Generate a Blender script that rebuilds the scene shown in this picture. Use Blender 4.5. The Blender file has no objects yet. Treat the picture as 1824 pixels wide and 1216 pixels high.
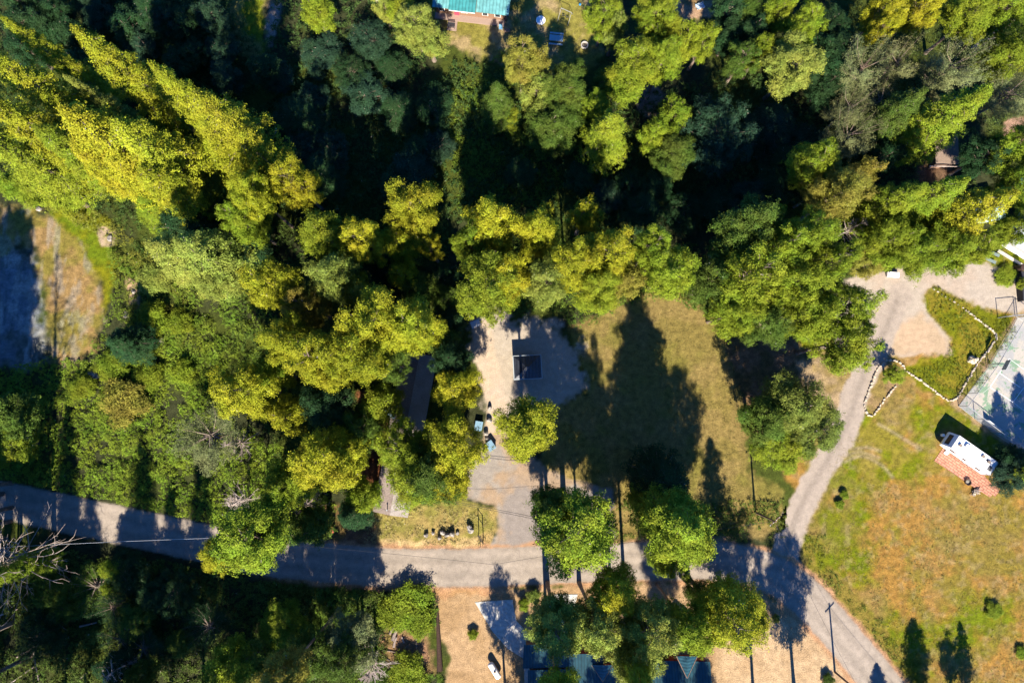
import bpy, bmesh, math, random
import numpy as np
from mathutils import Vector, Matrix

# ---------------------------------------------------------------- camera
scn = bpy.context.scene
C = scn.collection
HC = 110.0                      # camera height, metres
PITCH = math.radians(5.0)       # degrees off straight down, towards +Y
FPX = 1215.0                    # focal length in pixels of the 1824 px wide photograph
cam_d = bpy.data.cameras.new('camera')
cam_d.sensor_width = 36.0
cam_d.lens = FPX / 1824 * 36.0
cam_d.clip_start = 1.0
cam_d.clip_end = 4000
cam = bpy.data.objects.new('camera', cam_d)
C.objects.link(cam)
cam.location = (0, 0, HC)
cam.rotation_euler = (PITCH, 0, 0)
scn.camera = cam

# ---------------------------------------------------------------- sky and sun
SUN_EL = math.radians(39.0)
SHADOW = Vector((-0.045, 1.0, 0)).normalized()     # direction in which shadows fall
w = bpy.data.worlds.new('World')
scn.world = w
w.use_nodes = True
nt = w.node_tree
nt.nodes.clear()
sky = nt.nodes.new('ShaderNodeTexSky')
sky.sky_type = 'NISHITA'
sky.sun_disc = False
sky.sun_elevation = SUN_EL
sky.sun_rotation = math.atan2(-SHADOW.x, -SHADOW.y)
sky.altitude = 2500
sky.air_density = 0.7
sky.dust_density = 0.2
sky.ozone_density = 8.0
bg = nt.nodes.new('ShaderNodeBackground')
bg.inputs['Strength'].default_value = 0.10
wo = nt.nodes.new('ShaderNodeOutputWorld')
tint = nt.nodes.new('ShaderNodeVectorMath'); tint.operation = 'MULTIPLY'      # deep clear blue of a high, dry sky
tint.inputs[1].default_value = (0.40, 0.88, 1.25)
nt.links.new(sky.outputs[0], tint.inputs[0])
nt.links.new(tint.outputs[0], bg.inputs[0])
nt.links.new(bg.outputs[0], wo.inputs[0])
sd = bpy.data.lights.new('sun', 'SUN')
sd.energy = 5.0
sd.angle = math.radians(0.53)
sd.color = (1.0, 0.90, 0.74)
sun = bpy.data.objects.new('sun', sd)
C.objects.link(sun)
sdir = Vector((SHADOW.x * math.cos(SUN_EL), SHADOW.y * math.cos(SUN_EL), -math.sin(SUN_EL)))
sun.rotation_euler = sdir.to_track_quat('-Z', 'Y').to_euler()
sun.location = (0, -100, 150)
vs = scn.view_settings
scn.display_settings.display_device = 'sRGB'
vs.view_transform = 'Standard'
vs.look = 'None'
vs.exposure = 1.5
vs.gamma = 1.0
vs.use_curve_mapping = False
try:
    scn.cycles.max_bounces = 6
    scn.cycles.diffuse_bounces = 2
    scn.cycles.transmission_bounces = 3
except Exception:
    pass

# ---------------------------------------------------------------- helpers
cp, sp = math.cos(PITCH), math.sin(PITCH)
def at(px, py, z=0.0):
    """photograph pixel -> point at height z"""
    dx, dy, dz = px - 912.0, 608.0 - py, -FPX
    d = (dx, dy * cp - dz * sp, dy * sp + dz * cp)
    t = (z - HC) / d[2]
    return Vector((d[0] * t, d[1] * t, z))
def pts(lst, z=0.0):
    return [at(x, y, z) for x, y in lst]
def ppm(z):                     # pixels per metre at height z
    return FPX / (HC - z)

_mats = {}
def mat(name, col, rough=0.8, noise=0.0, nscale=4.0, metal=0.0, spec=0.3, bump=0.0, col2=None, nscale2=0.4, detail=6):
    if name in _mats: return _mats[name]
    m = bpy.data.materials.new(name)
    m.use_nodes = True
    t = m.node_tree; n = t.nodes; l = t.links
    b = n['Principled BSDF']
    b.inputs['Roughness'].default_value = rough
    b.inputs['Metallic'].default_value = metal
    b.inputs['Specular IOR Level'].default_value = spec
    geo = n.new('ShaderNodeNewGeometry')
    n1 = n.new('ShaderNodeTexNoise'); n1.inputs['Scale'].default_value = nscale; n1.inputs['Detail'].default_value = detail
    l.new(geo.outputs['Position'], n1.inputs['Vector'])
    mr = n.new('ShaderNodeMapRange')
    mr.inputs['From Min'].default_value = 0.3; mr.inputs['From Max'].default_value = 0.7
    mr.inputs['To Min'].default_value = 1 - noise; mr.inputs['To Max'].default_value = 1 + noise
    l.new(n1.outputs['Fac'], mr.inputs['Value'])
    mx = n.new('ShaderNodeMix'); mx.data_type = 'RGBA'
    mx.inputs['A'].default_value = (*col, 1); mx.inputs['B'].default_value = (*(col2 or col), 1)
    n2 = n.new('ShaderNodeTexNoise'); n2.inputs['Scale'].default_value = nscale2; n2.inputs['Detail'].default_value = 5
    l.new(geo.outputs['Position'], n2.inputs['Vector'])
    m2 = n.new('ShaderNodeMapRange'); m2.inputs['From Min'].default_value = 0.42; m2.inputs['From Max'].default_value = 0.58
    l.new(n2.outputs['Fac'], m2.inputs['Value']); l.new(m2.outputs['Result'], mx.inputs['Factor'])
    vm = n.new('ShaderNodeVectorMath'); vm.operation = 'SCALE'
    l.new(mx.outputs['Result'], vm.inputs[0]); l.new(mr.outputs['Result'], vm.inputs['Scale'])
    l.new(vm.outputs['Vector'], b.inputs['Base Color'])
    if bump:
        bp = n.new('ShaderNodeBump'); bp.inputs['Strength'].default_value = bump; bp.inputs['Distance'].default_value = 0.1
        l.new(n1.outputs['Fac'], bp.inputs['Height']); l.new(bp.outputs['Normal'], b.inputs['Normal'])
    _mats[name] = m
    return m

def tag(o, label=None, cat=None, group=None, kind=None):
    if label: o['label'] = label
    if cat: o['category'] = cat
    if group: o['group'] = group
    if kind: o['kind'] = kind
    return o
def thing(name, label, cat, loc=(0, 0, 0), rz=0.0, group=None):
    o = bpy.data.objects.new(name, None)
    o.empty_display_size = 0.5
    C.objects.link(o)
    o.location = loc; o.rotation_euler = (0, 0, rz)
    return tag(o, label, cat, group)

class MB:
    """collects boxes, tubes and faces into ONE mesh"""
    def __init__(s): s.v = []; s.f = []
    def add(s, v, f):
        k = len(s.v); s.v += [tuple(p) for p in v]; s.f += [tuple(i + k for i in q) for q in f]; return s
    def box(s, x0, x1, y0, y1, z0, z1, rz=0, c=(0, 0)):
        v = [(x, y, z) for z in (z0, z1) for x, y in ((x0, y0), (x1, y0), (x1, y1), (x0, y1))]
        if rz:
            a, b = math.cos(rz), math.sin(rz)
            v = [(c[0] + (x - c[0]) * a - (y - c[1]) * b, c[1] + (x - c[0]) * b + (y - c[1]) * a, z) for x, y, z in v]
        return s.add(v, [(3, 2, 1, 0), (4, 5, 6, 7), (0, 1, 5, 4), (1, 2, 6, 5), (2, 3, 7, 6), (3, 0, 4, 7)])
    def prism(s, poly, z0, z1):
        n = len(poly)
        v = [(p[0], p[1], z0) for p in poly] + [(p[0], p[1], z1) for p in poly]
        return s.add(v, [tuple(range(n - 1, -1, -1)), tuple(range(n, 2 * n))] + [(i, (i + 1) % n, n + (i + 1) % n, n + i) for i in range(n)])
    def slab(s, quad, th=0.12):
        """thick sheet through 3-D corner points"""
        q = [Vector(p) for p in quad]
        nrm = (q[1] - q[0]).cross(q[2] - q[0]).normalized()
        if nrm.z < 0: q = q[::-1]; nrm = -nrm
        n = len(q)
        v = [p - nrm * th for p in q] + q
        return s.add(v, [tuple(range(n - 1, -1, -1)), tuple(range(n, 2 * n))] + [(i, (i + 1) % n, n + (i + 1) % n, n + i) for i in range(n)])
    def tube(s, path, rad, n=6, cap=True):
        path = [Vector(p) for p in path]
        if not isinstance(rad, (list, tuple)): rad = [rad] * len(path)
        vs_ = []
        for i, p in enumerate(path):
            d = (path[min(i + 1, len(path) - 1)] - path[max(i - 1, 0)]).normalized()
            u = d.orthogonal().normalized() if abs(d.z) > 0.9 else d.cross(Vector((0, 0, 1))).normalized()
            if abs(d.z) > 0.9: u = (Vector((1, 0, 0)) - d * d.x).normalized()
            w_ = d.cross(u)
            for k in range(n):
                a = 2 * math.pi * k / n
                vs_.append(p + (u * math.cos(a) + w_ * math.sin(a)) * rad[i])
        f = []
        for i in range(len(path) - 1):
            for k in range(n):
                k2 = (k + 1) % n
                f.append((i * n + k, i * n + k2, (i + 1) * n + k2, (i + 1) * n + k))
        if cap:
            f.append(tuple(range(n - 1, -1, -1)))
            f.append(tuple((len(path) - 1) * n + k for k in range(n)))
        return s.add(vs_, f)
    def lathe(s, prof, c=(0, 0, 0), n=16):
        v = []; f = []
        for r, z in prof:
            for k in range(n):
                a = 2 * math.pi * k / n
                v.append((c[0] + r * math.cos(a), c[1] + r * math.sin(a), c[2] + z))
        for i in range(len(prof) - 1):
            for k in range(n):
                k2 = (k + 1) % n
                f.append((i * n + k, i * n + k2, (i + 1) * n + k2, (i + 1) * n + k))
        f.append(tuple(range(n - 1, -1, -1))); f.append(tuple((len(prof) - 1) * n + k for k in range(n)))
        return s.add(v, f)
    def mesh(s, name):
        m = bpy.data.meshes.new(name)
        m.from_pydata(s.v, [], s.f)
        m.update()
        return m
    def build(s, name, material, parent=None, smooth=False, bevel=0.0):
        m = s.mesh(name)
        if material: m.materials.append(material)
        if smooth: m.shade_smooth()
        o = bpy.data.objects.new(name, m)
        C.objects.link(o)
        if parent: o.parent = parent
        if bevel:
            b = o.modifiers.new('bevel', 'BEVEL'); b.width = bevel; b.segments = 2
        return o

# ---------------------------------------------------------------- value noise (numpy)
_rs = np.random.RandomState(5)
_lat = _rs.rand(256, 256)
def vnoise(x, y, sc, seed=0):
    x = np.asarray(x) / sc + 31.7 * seed + 500; y = np.asarray(y) / sc + 17.3 * seed + 500
    xi = np.floor(x).astype(int); yi = np.floor(y).astype(int)
    fx = x - xi; fy = y - yi
    fx = fx * fx * (3 - 2 * fx); fy = fy * fy * (3 - 2 * fy)
    g = lambda a, b: _lat[a % 256, b % 256]
    return (g(xi, yi) * (1 - fx) + g(xi + 1, yi) * fx) * (1 - fy) + (g(xi, yi + 1) * (1 - fx) + g(xi + 1, yi + 1) * fx) * fy
def fnoise(x, y, sc, seed=0, oct=3):
    s = 0; a = 1; t = 0
    for i in range(oct):
        s = s + a * vnoise(x, y, sc / 2 ** i, seed + i * 3); t += a; a *= 0.55
    return s / t
def sdist(X, Y, poly):
    """signed distance to polygon, positive inside"""
    X = np.asarray(X); Y = np.asarray(Y)
    d = np.full(X.shape, 1e9); ins = np.zeros(X.shape, bool)
    n = len(poly)
    for i in range(n):
        ax, ay = poly[i][0], poly[i][1]; bx, by = poly[(i + 1) % n][0], poly[(i + 1) % n][1]
        ex, ey = bx - ax, by - ay
        t = np.clip(((X - ax) * ex + (Y - ay) * ey) / (ex * ex + ey * ey + 1e-9), 0, 1)
        d = np.minimum(d, (X - ax - t * ex) ** 2 + (Y - ay - t * ey) ** 2)
        c = (ay > Y) != (by > Y)
        ins ^= c & (X < (bx - ax) * (Y - ay) / (by - ay + 1e-12) + ax)
    d = np.sqrt(d)
    return np.where(ins, d, -d)
def linedist(X, Y, line):
    d = np.full(np.shape(X), 1e9); best = np.zeros(np.shape(X))
    for i in range(len(line) - 1):
        ax, ay = line[i][0], line[i][1]; bx, by = line[i + 1][0], line[i + 1][1]
        ex, ey = bx - ax, by - ay
        t = np.clip(((X - ax) * ex + (Y - ay) * ey) / (ex * ex + ey * ey + 1e-9), 0, 1)
        dx, dy = X - ax - t * ex, Y - ay - t * ey
        dd = dx * dx + dy * dy
        sg = np.sign(ex * dy - ey * dx)
        m = dd < d
        d = np.where(m, dd, d); best = np.where(m, sg, best)
    return np.sqrt(d) * best
def smooth(line, n=8):
    out = []
    P_ = [Vector((p[0], p[1], 0)) for p in line]
    for i in range(len(P_) - 1):
        p0 = P_[max(i - 1, 0)]; p1 = P_[i]; p2 = P_[i + 1]; p3 = P_[min(i + 2, len(P_) - 1)]
        for k in range(n):
            t = k / n
            out.append(0.5 * ((2 * p1) + (p2 - p0) * t + (2 * p0 - 5 * p1 + 4 * p2 - p3) * t * t + (3 * p1 - p0 - 3 * p2 + p3) * t ** 3))
    out.append(P_[-1])
    return out

# ================================================================= GROUND
# albedo palette
TAN = (.30, .20, .095); OLIVE = (.17, .16, .045); GREEN = (.10, .15, .022); ORANGE = (.36, .20, .085)
GRAVEL = (.36, .30, .235); SANDY = (.40, .30, .20); MULCH = (.42, .265, .15); ASPH = (.25, .225, .20)
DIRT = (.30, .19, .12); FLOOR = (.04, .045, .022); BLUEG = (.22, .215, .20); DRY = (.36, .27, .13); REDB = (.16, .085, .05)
road_px = [(-420, 820), (-200, 858), (-40, 884), (60, 902), (160, 924), (260, 945), (370, 968), (470, 990), (560, 1000), (700, 1010), (830, 1011), (960, 1006), (1080, 1001), (1200, 998), (1300, 1001), (1380, 1024), (1445, 1072), (1510, 1145), (1560, 1205), (1610, 1270), (1700, 1400)]
road_line = smooth([at(x, y) for x, y in road_px], 6)
ROAD_HW = 2.95

# colour zones painted on the ground, later ones over earlier: (name, polygon px, colour, colour2, feather m, edge wobble m)
Z = [
 ('open', [(1330, 640), (1600, 470), (2300, 380), (2500, 1700), (1640, 1500), (1590, 1216), (1500, 1120), (1440, 1050), (1430, 940)], (.215, .17, .05), (.30, .18, .065), 1.2, 1.5),
 ('topyard', [(905, -60), (1075, -60), (1066, 60), (1085, 95), (1070, 112), (1040, 118), (960, 130), (880, 110), (800, 75), (765, 30), (740, -60)], (.22, .20, .065), (.32, .25, .14), 1.0, 1.5),
 ('leftpaleshade', [(-300, 450), (30, 440), (66, 450), (88, 640), (60, 660), (-300, 660)], (.17, .185, .20), (.13, .13, .11), 2.0, 2.5),  # sandy ground, with the blue shade of this block put into its colour
 ('leftdry', [(-100, 380), (62, 372), (110, 385), (160, 430), (185, 500), (188, 560), (165, 620), (120, 660), (88, 650), (80, 520), (60, 440), (-100, 460)], (.20, .17, .055), (.27, .185, .09), 1.2, 1.5),
 ('leftgreen', [(60, 330), (200, 390), (205, 500), (188, 560), (180, 500), (150, 430), (90, 385)], (.17, .17, .02), (.12, .16, .02), 1.0, 1.0),
 ('lawn', [(1010, 585), (1090, 545), (1160, 520), (1215, 520), (1270, 570), (1300, 610), (1335, 740), (1335, 840), (1400, 880), (1400, 940), (1360, 960), (1100, 965), (1080, 900), (960, 840), (985, 700), (1040, 700)], (.235, .18, .08), (.205, .165, .065), 1.0, 1.2),
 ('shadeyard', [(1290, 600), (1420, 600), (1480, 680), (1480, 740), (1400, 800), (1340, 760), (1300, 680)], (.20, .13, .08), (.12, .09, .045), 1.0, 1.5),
 ('gravelpad', [(838, 575), (900, 562), (1000, 580), (1030, 640), (1042, 690), (1000, 725), (930, 730), (905, 765), (870, 745), (860, 690), (838, 640)], (.40, .345, .28), (.40, .35, .29), 1.6, 2.6),
 ('lane', [(838, 575), (870, 570), (900, 700), (905, 770), (880, 800), (860, 770), (868, 720), (852, 680)], (.47, .385, .30), (.46, .38, .31), .5, .5),
 ('drive', [(868, 770), (900, 770), (960, 820), (1010, 850), (1090, 870), (1095, 960), (960, 985), (860, 990), (886, 940), (880, 900), (820, 885), (790, 860), (850, 810)], (.33, .25, .18), (.29, .26, .23), .6, .8),
 ('drivegrey', [(905, 840), (985, 850), (995, 980), (885, 990), (895, 950), (893, 900)], (.26, .23, .21), (.32, .25, .19), 1.6, 1.2),
 ('fronty', [(655, 880), (760, 880), (820, 890), (885, 905), (886, 945), (868, 978), (790, 984), (690, 982), (640, 970), (640, 920)], (.33, .255, .115), (.22, .20, .07), .5, .8),
 ('frontdry', [(640, 958), (740, 962), (830, 957), (880, 950), (868, 979), (780, 985), (690, 984), (640, 975)], (.47, .36, .20), (.38, .28, .14), .5, .5),
 ('redbark', [(640, 700), (700, 700), (690, 800), (670, 900), (620, 890), (640, 800)], (.22, .10, .055), (.15, .07, .04), .8, 1.0),
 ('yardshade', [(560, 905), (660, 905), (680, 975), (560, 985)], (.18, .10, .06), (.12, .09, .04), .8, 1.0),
 ('mulch', [(775, 1050), (900, 1045), (1000, 1040), (1240, 1035), (1330, 1045), (1400, 1075), (1470, 1130), (1530, 1210), (1600, 1300), (1650, 1450), (760, 1450), (790, 1216), (800, 1170), (780, 1110)], (.375, .265, .165), (.32, .22, .13), .5, .8),
 ('mulch2', [(1280, 1110), (1360, 1090), (1450, 1120), (1560, 1260), (1600, 1400), (1270, 1400)], (.43, .32, .21), (.38, .275, .175), 1.5, 1.0),
 ('trackside', [(1420, 650), (1500, 620), (1560, 620), (1545, 720), (1500, 800), (1430, 960), (1380, 960), (1410, 880), (1470, 800)], (.33, .25, .16), (.25, .19, .09), .8, .8),
 ('clearing', [(1500, 500), (1560, 480), (1700, 455), (1760, 470), (1830, 500), (1900, 560), (1810, 560), (1740, 548), (1690, 520), (1665, 512), (1645, 525), (1650, 555), (1690, 600), (1695, 632), (1650, 625), (1610, 640), (1575, 632), (1530, 640), (1480, 600)], (.40, .35, .295), (.40, .335, .275), .5, .8),
 ('clearor', [(1590, 575), (1640, 560), (1690, 605), (1690, 635), (1640, 628), (1580, 640)], (.44, .335, .24), (.40, .31, .22), 1.2, 1.0),
 ('isle', [(1660, 510), (1690, 525), (1740, 548), (1800, 560), (1810, 600), (1770, 650), (1740, 700), (1700, 715), (1640, 690), (1600, 655), (1640, 640), (1700, 636), (1697, 600), (1655, 555), (1648, 525)], (.145, .155, .018), (.20, .17, .04), .6, 1.0),
 ('loopin', [(1580, 645), (1612, 650), (1600, 690), (1555, 738), (1543, 720), (1555, 680)], (.28, .20, .115), (.22, .17, .07), .5, .6),
 ('grasspatch', [(1505, 770), (1540, 740), (1590, 760), (1640, 830), (1620, 860), (1590, 850), (1560, 800)], (.15, .17, .025), (.22, .19, .05), 1.5, 2.0),
 ('grassr', [(1520, 820), (1560, 800), (1600, 850), (1560, 860)], (.14, .16, .02), (.24, .2, .06), 1.5, 2.0),
 ('courtside', [(1690, 720), (1820, 550), (1835, 560), (1712, 728), (1830, 800), (1820, 815)], (.33, .24, .15), (.2, .18, .06), .5, .5),
 ('verge', [(1425, 950), (1460, 960), (1478, 1010), (1560, 1100), (1640, 1190), (1720, 1320), (1680, 1320), (1600, 1200), (1520, 1105), (1440, 1030)], (.13, .145, .022), (.2, .16, .05), .7, 1.0),
 ('rightdirt', [(1785, 215), (1840, 200), (1860, 260), (1790, 250)], (.36, .24, .17), (.3, .2, .14), .6, .8),
 ('cabin', [(1640, 240), (1700, 235), (1692, 320), (1632, 330)], (.14, .09, .06), (.10, .07, .045), .6, .8),
 ('topdirt', [(1175, -50), (1280, -50), (1290, 30), (1240, 35), (1195, 60), (1178, 20)], (.36, .25, .17), (.22, .15, .08), .8, 1.2),
 ('toppath', [(482, -60), (515, -60), (500, 20), (480, 90), (470, 60)], (.32, .27, .23), (.25, .17, .1), .6, .8),
 ('gap', [(1120, 160), (1165, 150), (1205, 180), (1180, 215), (1140, 200)], (.22, .18, .15), (.3, .22, .15), .6, 1.0),
 ('topgreen', [(385, -60), (470, -60), (470, 110), (440, 100), (405, 40)], (.15, .17, .03), (.24, .2, .08), .8, 1.2),
 ('palel', [(170, 400), (205, 410), (205, 435), (180, 440)], (.42, .33, .25), (.3, .25, .15), .4, .5),
 ('palel2', [(225, 495), (250, 510), (252, 560), (232, 540)], (.42, .30, .2), (.3, .25, .15), .4, .5),
 ('logs', [(690, 1110), (760, 1120), (780, 1200), (690, 1190), (670, 1140)], (.28, .17, .11), (.15, .12, .05), .8, 1.0),
 ('strip', [(640, 1040), (900, 1040), (900, 1055), (775, 1062), (700, 1052)], (.42, .25, .15), (.35, .22, .12), .6, .6),
]
Zp = {z[0]: [(p.x, p.y) for p in pts(z[1])] for z in Z}
track_line = smooth([at(x, y) for x, y in [(1395, 1010), (1408, 950), (1432, 890), (1462, 838), (1495, 785), (1515, 735), (1530, 690), (1552, 640), (1575, 590), (1600, 530)]], 6)

def ground_color(X, Y):
    X = np.asarray(X, float); Y = np.asarray(Y, float)
    n1 = fnoise(X, Y, 9, 1); n2 = fnoise(X, Y, 2.2, 4); n3 = fnoise(X, Y, 0.8, 9, 2)
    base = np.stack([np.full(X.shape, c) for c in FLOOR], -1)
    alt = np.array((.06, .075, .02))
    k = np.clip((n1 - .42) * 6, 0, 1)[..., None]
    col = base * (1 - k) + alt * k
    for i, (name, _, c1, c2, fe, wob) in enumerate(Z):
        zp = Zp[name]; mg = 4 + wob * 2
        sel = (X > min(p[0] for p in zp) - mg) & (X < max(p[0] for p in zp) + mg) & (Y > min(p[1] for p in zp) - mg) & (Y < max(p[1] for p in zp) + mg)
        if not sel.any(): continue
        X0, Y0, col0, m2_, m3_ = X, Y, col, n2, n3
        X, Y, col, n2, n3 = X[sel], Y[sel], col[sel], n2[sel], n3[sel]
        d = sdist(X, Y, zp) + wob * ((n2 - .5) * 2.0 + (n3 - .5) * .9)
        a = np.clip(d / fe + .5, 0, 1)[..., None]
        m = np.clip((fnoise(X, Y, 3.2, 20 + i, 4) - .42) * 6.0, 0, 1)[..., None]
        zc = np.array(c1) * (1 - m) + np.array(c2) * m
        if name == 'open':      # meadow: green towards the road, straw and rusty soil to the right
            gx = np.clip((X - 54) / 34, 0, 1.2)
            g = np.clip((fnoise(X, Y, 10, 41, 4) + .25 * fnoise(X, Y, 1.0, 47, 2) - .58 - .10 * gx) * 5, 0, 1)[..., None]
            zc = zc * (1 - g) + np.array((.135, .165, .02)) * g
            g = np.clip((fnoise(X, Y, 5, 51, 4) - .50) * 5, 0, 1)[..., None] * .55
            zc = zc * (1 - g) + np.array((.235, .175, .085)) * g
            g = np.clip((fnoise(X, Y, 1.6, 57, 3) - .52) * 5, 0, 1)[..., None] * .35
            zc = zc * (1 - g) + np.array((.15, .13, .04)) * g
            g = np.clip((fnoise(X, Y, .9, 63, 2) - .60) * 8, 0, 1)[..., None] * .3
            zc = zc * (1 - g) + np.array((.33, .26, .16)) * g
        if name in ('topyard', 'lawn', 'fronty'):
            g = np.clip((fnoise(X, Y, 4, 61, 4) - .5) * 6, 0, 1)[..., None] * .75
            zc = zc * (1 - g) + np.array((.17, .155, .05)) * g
        if name in ('leftpaleshade', 'leftdry'):
            g = np.clip((fnoise(X * 1.6, Y * .6, 2.0, 71, 4) - .52) * 7, 0, 1)[..., None] * (.85 if name == 'leftpaleshade' else .35)
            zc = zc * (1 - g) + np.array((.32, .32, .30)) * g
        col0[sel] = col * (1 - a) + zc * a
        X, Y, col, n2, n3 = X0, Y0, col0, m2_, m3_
    # unpaved track up to the clearing
    d = linedist(X, Y, track_line); ad = np.abs(d)
    a = np.clip((2.1 + (n2 - .5) * 1.2 + (n3 - .5) * .6 - ad) / .5 + .5, 0, 1)[..., None]
    tc = np.array((.36, .31, .265)) * (1 - .22 * np.exp(-((ad - .1) / .45) ** 2)[..., None])
    col = col * (1 - a) + tc * a
    # faint old wheel arcs
    for arc in ([(1500, 815), (1530, 805), (1565, 815)], [(1505, 822), (1535, 812), (1570, 828), (1590, 850)], [(1515, 800), (1545, 797), (1568, 803)], [(1565, 755), (1600, 775), (1640, 800)]):
        d = np.abs(linedist(X, Y, smooth(pts(arc), 6)))
        a = (np.clip(1 - d / .45, 0, 1) * .6)[..., None]
        col = col * (1 - a) + np.array((.34, .28, .2)) * a
    # paved road with dusty shoulders
    d = linedist(X, Y, road_line); ad = np.abs(d)
    sh = np.clip((ROAD_HW + .9 + (n2 - .5) * 1.6 - ad) / .6, 0, 1)[..., None] * np.clip((X + 42) / 10, 0, 1)[..., None]
    sh = sh * np.clip((70 - X) / 10, 0, 1)[..., None]
    col = col * (1 - sh) + np.array((.38, .235, .145)) * sh
    a = np.clip((ROAD_HW + (n2 - .5) * .35 + (n3 - .5) * .25 - ad) / .25 + .5, 0, 1)[..., None]
    tr = 1 + .09 * np.cos(ad / 1.1 * math.pi) + .30 * (fnoise(X, Y, 5, 81, 4) - .5) + .12 * (fnoise(X, Y, .9, 85, 2) - .5) - .10 * np.exp(-((ad - 2.6) / .35) ** 2)
    rc = np.array((.315, .273, .232))[None] * tr[..., None] if X.ndim == 1 else np.array((.315, .273, .232)) * tr[..., None]
    col = col * (1 - a) + rc * a
    lum = col @ np.array((.3, .6, .1)); col = lum[..., None] + (col - lum[..., None]) * 1.18
    return np.clip(col * 0.78, 0.005, .75)

def ground_material(name, fine=(.55, 1.45), scale=7.0, bump=.5):
    m = bpy.data.materials.new(name); m.use_nodes = True
    t = m.node_tree; n = t.nodes; l = t.links; b = n['Principled BSDF']
    b.inputs['Roughness'].default_value = .95; b.inputs['Specular IOR Level'].default_value = .1
    at_ = n.new('ShaderNodeAttribute'); at_.attribute_name = 'soil'
    geo = n.new('ShaderNodeNewGeometry')
    n1 = n.new('ShaderNodeTexNoise'); n1.inputs['Scale'].default_value = scale; n1.inputs['Detail'].default_value = 3; n1.inputs['Roughness'].default_value = .65
    l.new(geo.outputs['Position'], n1.inputs['Vector'])
    r1 = n.new('ShaderNodeMapRange'); r1.inputs['From Min'].default_value = .3; r1.inputs['From Max'].default_value = .7
    r1.inputs['To Min'].default_value = fine[0]; r1.inputs['To Max'].default_value = fine[1]
    l.new(n1.outputs['Fac'], r1.inputs['Value'])
    n2 = n.new('ShaderNodeTexNoise'); n2.inputs['Scale'].default_value = 1.1; n2.inputs['Detail'].default_value = 6; n2.inputs['Roughness'].default_value = .6
    l.new(geo.outputs['Position'], n2.inputs['Vector'])
    r2 = n.new('ShaderNodeMapRange'); r2.inputs['From Min'].default_value = .35; r2.inputs['From Max'].default_value = .65
    r2.inputs['To Min'].default_value = 1 - (1 - fine[0]) * .5; r2.inputs['To Max'].default_value = 1 + (fine[1] - 1) * .5
    l.new(n2.outputs['Fac'], r2.inputs['Value'])
    mu = n.new('ShaderNodeMath'); mu.operation = 'MULTIPLY'; l.new(r1.outputs[0], mu.inputs[0]); l.new(r2.outputs[0], mu.inputs[1])
    vm = n.new('ShaderNodeVectorMath'); vm.operation = 'SCALE'
    l.new(at_.outputs['Color'], vm.inputs[0]); l.new(mu.outputs[0], vm.inputs['Scale'])
    l.new(vm.outputs[0], b.inputs['Base Color'])
    bp = n.new('ShaderNodeBump'); bp.inputs['Strength'].default_value = bump; bp.inputs['Distance'].default_value = .12
    ad = n.new('ShaderNodeMath'); ad.operation = 'ADD'; l.new(n1.outputs['Fac'], ad.inputs[0]); l.new(n2.outputs['Fac'], ad.inputs[1])
    l.new(ad.outputs[0], bp.inputs['Height']); l.new(bp.outputs[0], b.inputs['Normal'])
    return m
M_ground = ground_material('ground_soil', (.4, 1.6), 8.0, 1.0)
M_roadm = ground_material('road_asphalt', (.76, 1.24), 9.0, .2)
def add_cracks(m, sc=.32, wd=.035, dark=.72):
    t = m.node_tree; n = t.nodes; l = t.links; b = n['Principled BSDF']
    src = b.inputs['Base Color'].links[0].from_socket
    geo = n.new('ShaderNodeNewGeometry'); nz = n.new('ShaderNodeTexNoise'); nz.inputs['Scale'].default_value = .6; nz.inputs['Detail'].default_value = 5
    l.new(geo.outputs['Position'], nz.inputs['Vector'])
    mxv = n.new('ShaderNodeVectorMath'); mxv.operation = 'MULTIPLY_ADD'; mxv.inputs[1].default_value = (2.2, 2.2, 0)
    l.new(nz.outputs['Color'], mxv.inputs[0]); l.new(geo.outputs['Position'], mxv.inputs[2])
    vo = n.new('ShaderNodeTexVoronoi'); vo.feature = 'DISTANCE_TO_EDGE'; vo.inputs['Scale'].default_value = sc
    l.new(mxv.outputs[0], vo.inputs['Vector'])
    r = n.new('ShaderNodeMapRange'); r.inputs['From Max'].default_value = wd; r.inputs['To Min'].default_value = dark; r.inputs['To Max'].default_value = 1
    l.new(vo.outputs['Distance'], r.inputs['Value'])
    v = n.new('ShaderNodeVectorMath'); v.operation = 'SCALE'; l.new(src, v.inputs[0]); l.new(r.outputs[0], v.inputs['Scale']); l.new(v.outputs[0], b.inputs['Base Color'])
add_cracks(M_roadm, .25, .02, .9)
M_gravel = ground_material('gravel', (.78, 1.22), 7.0, .4)
M_mulch = ground_material('wood_mulch', (.62, 1.38), 6.0, .6)

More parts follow.
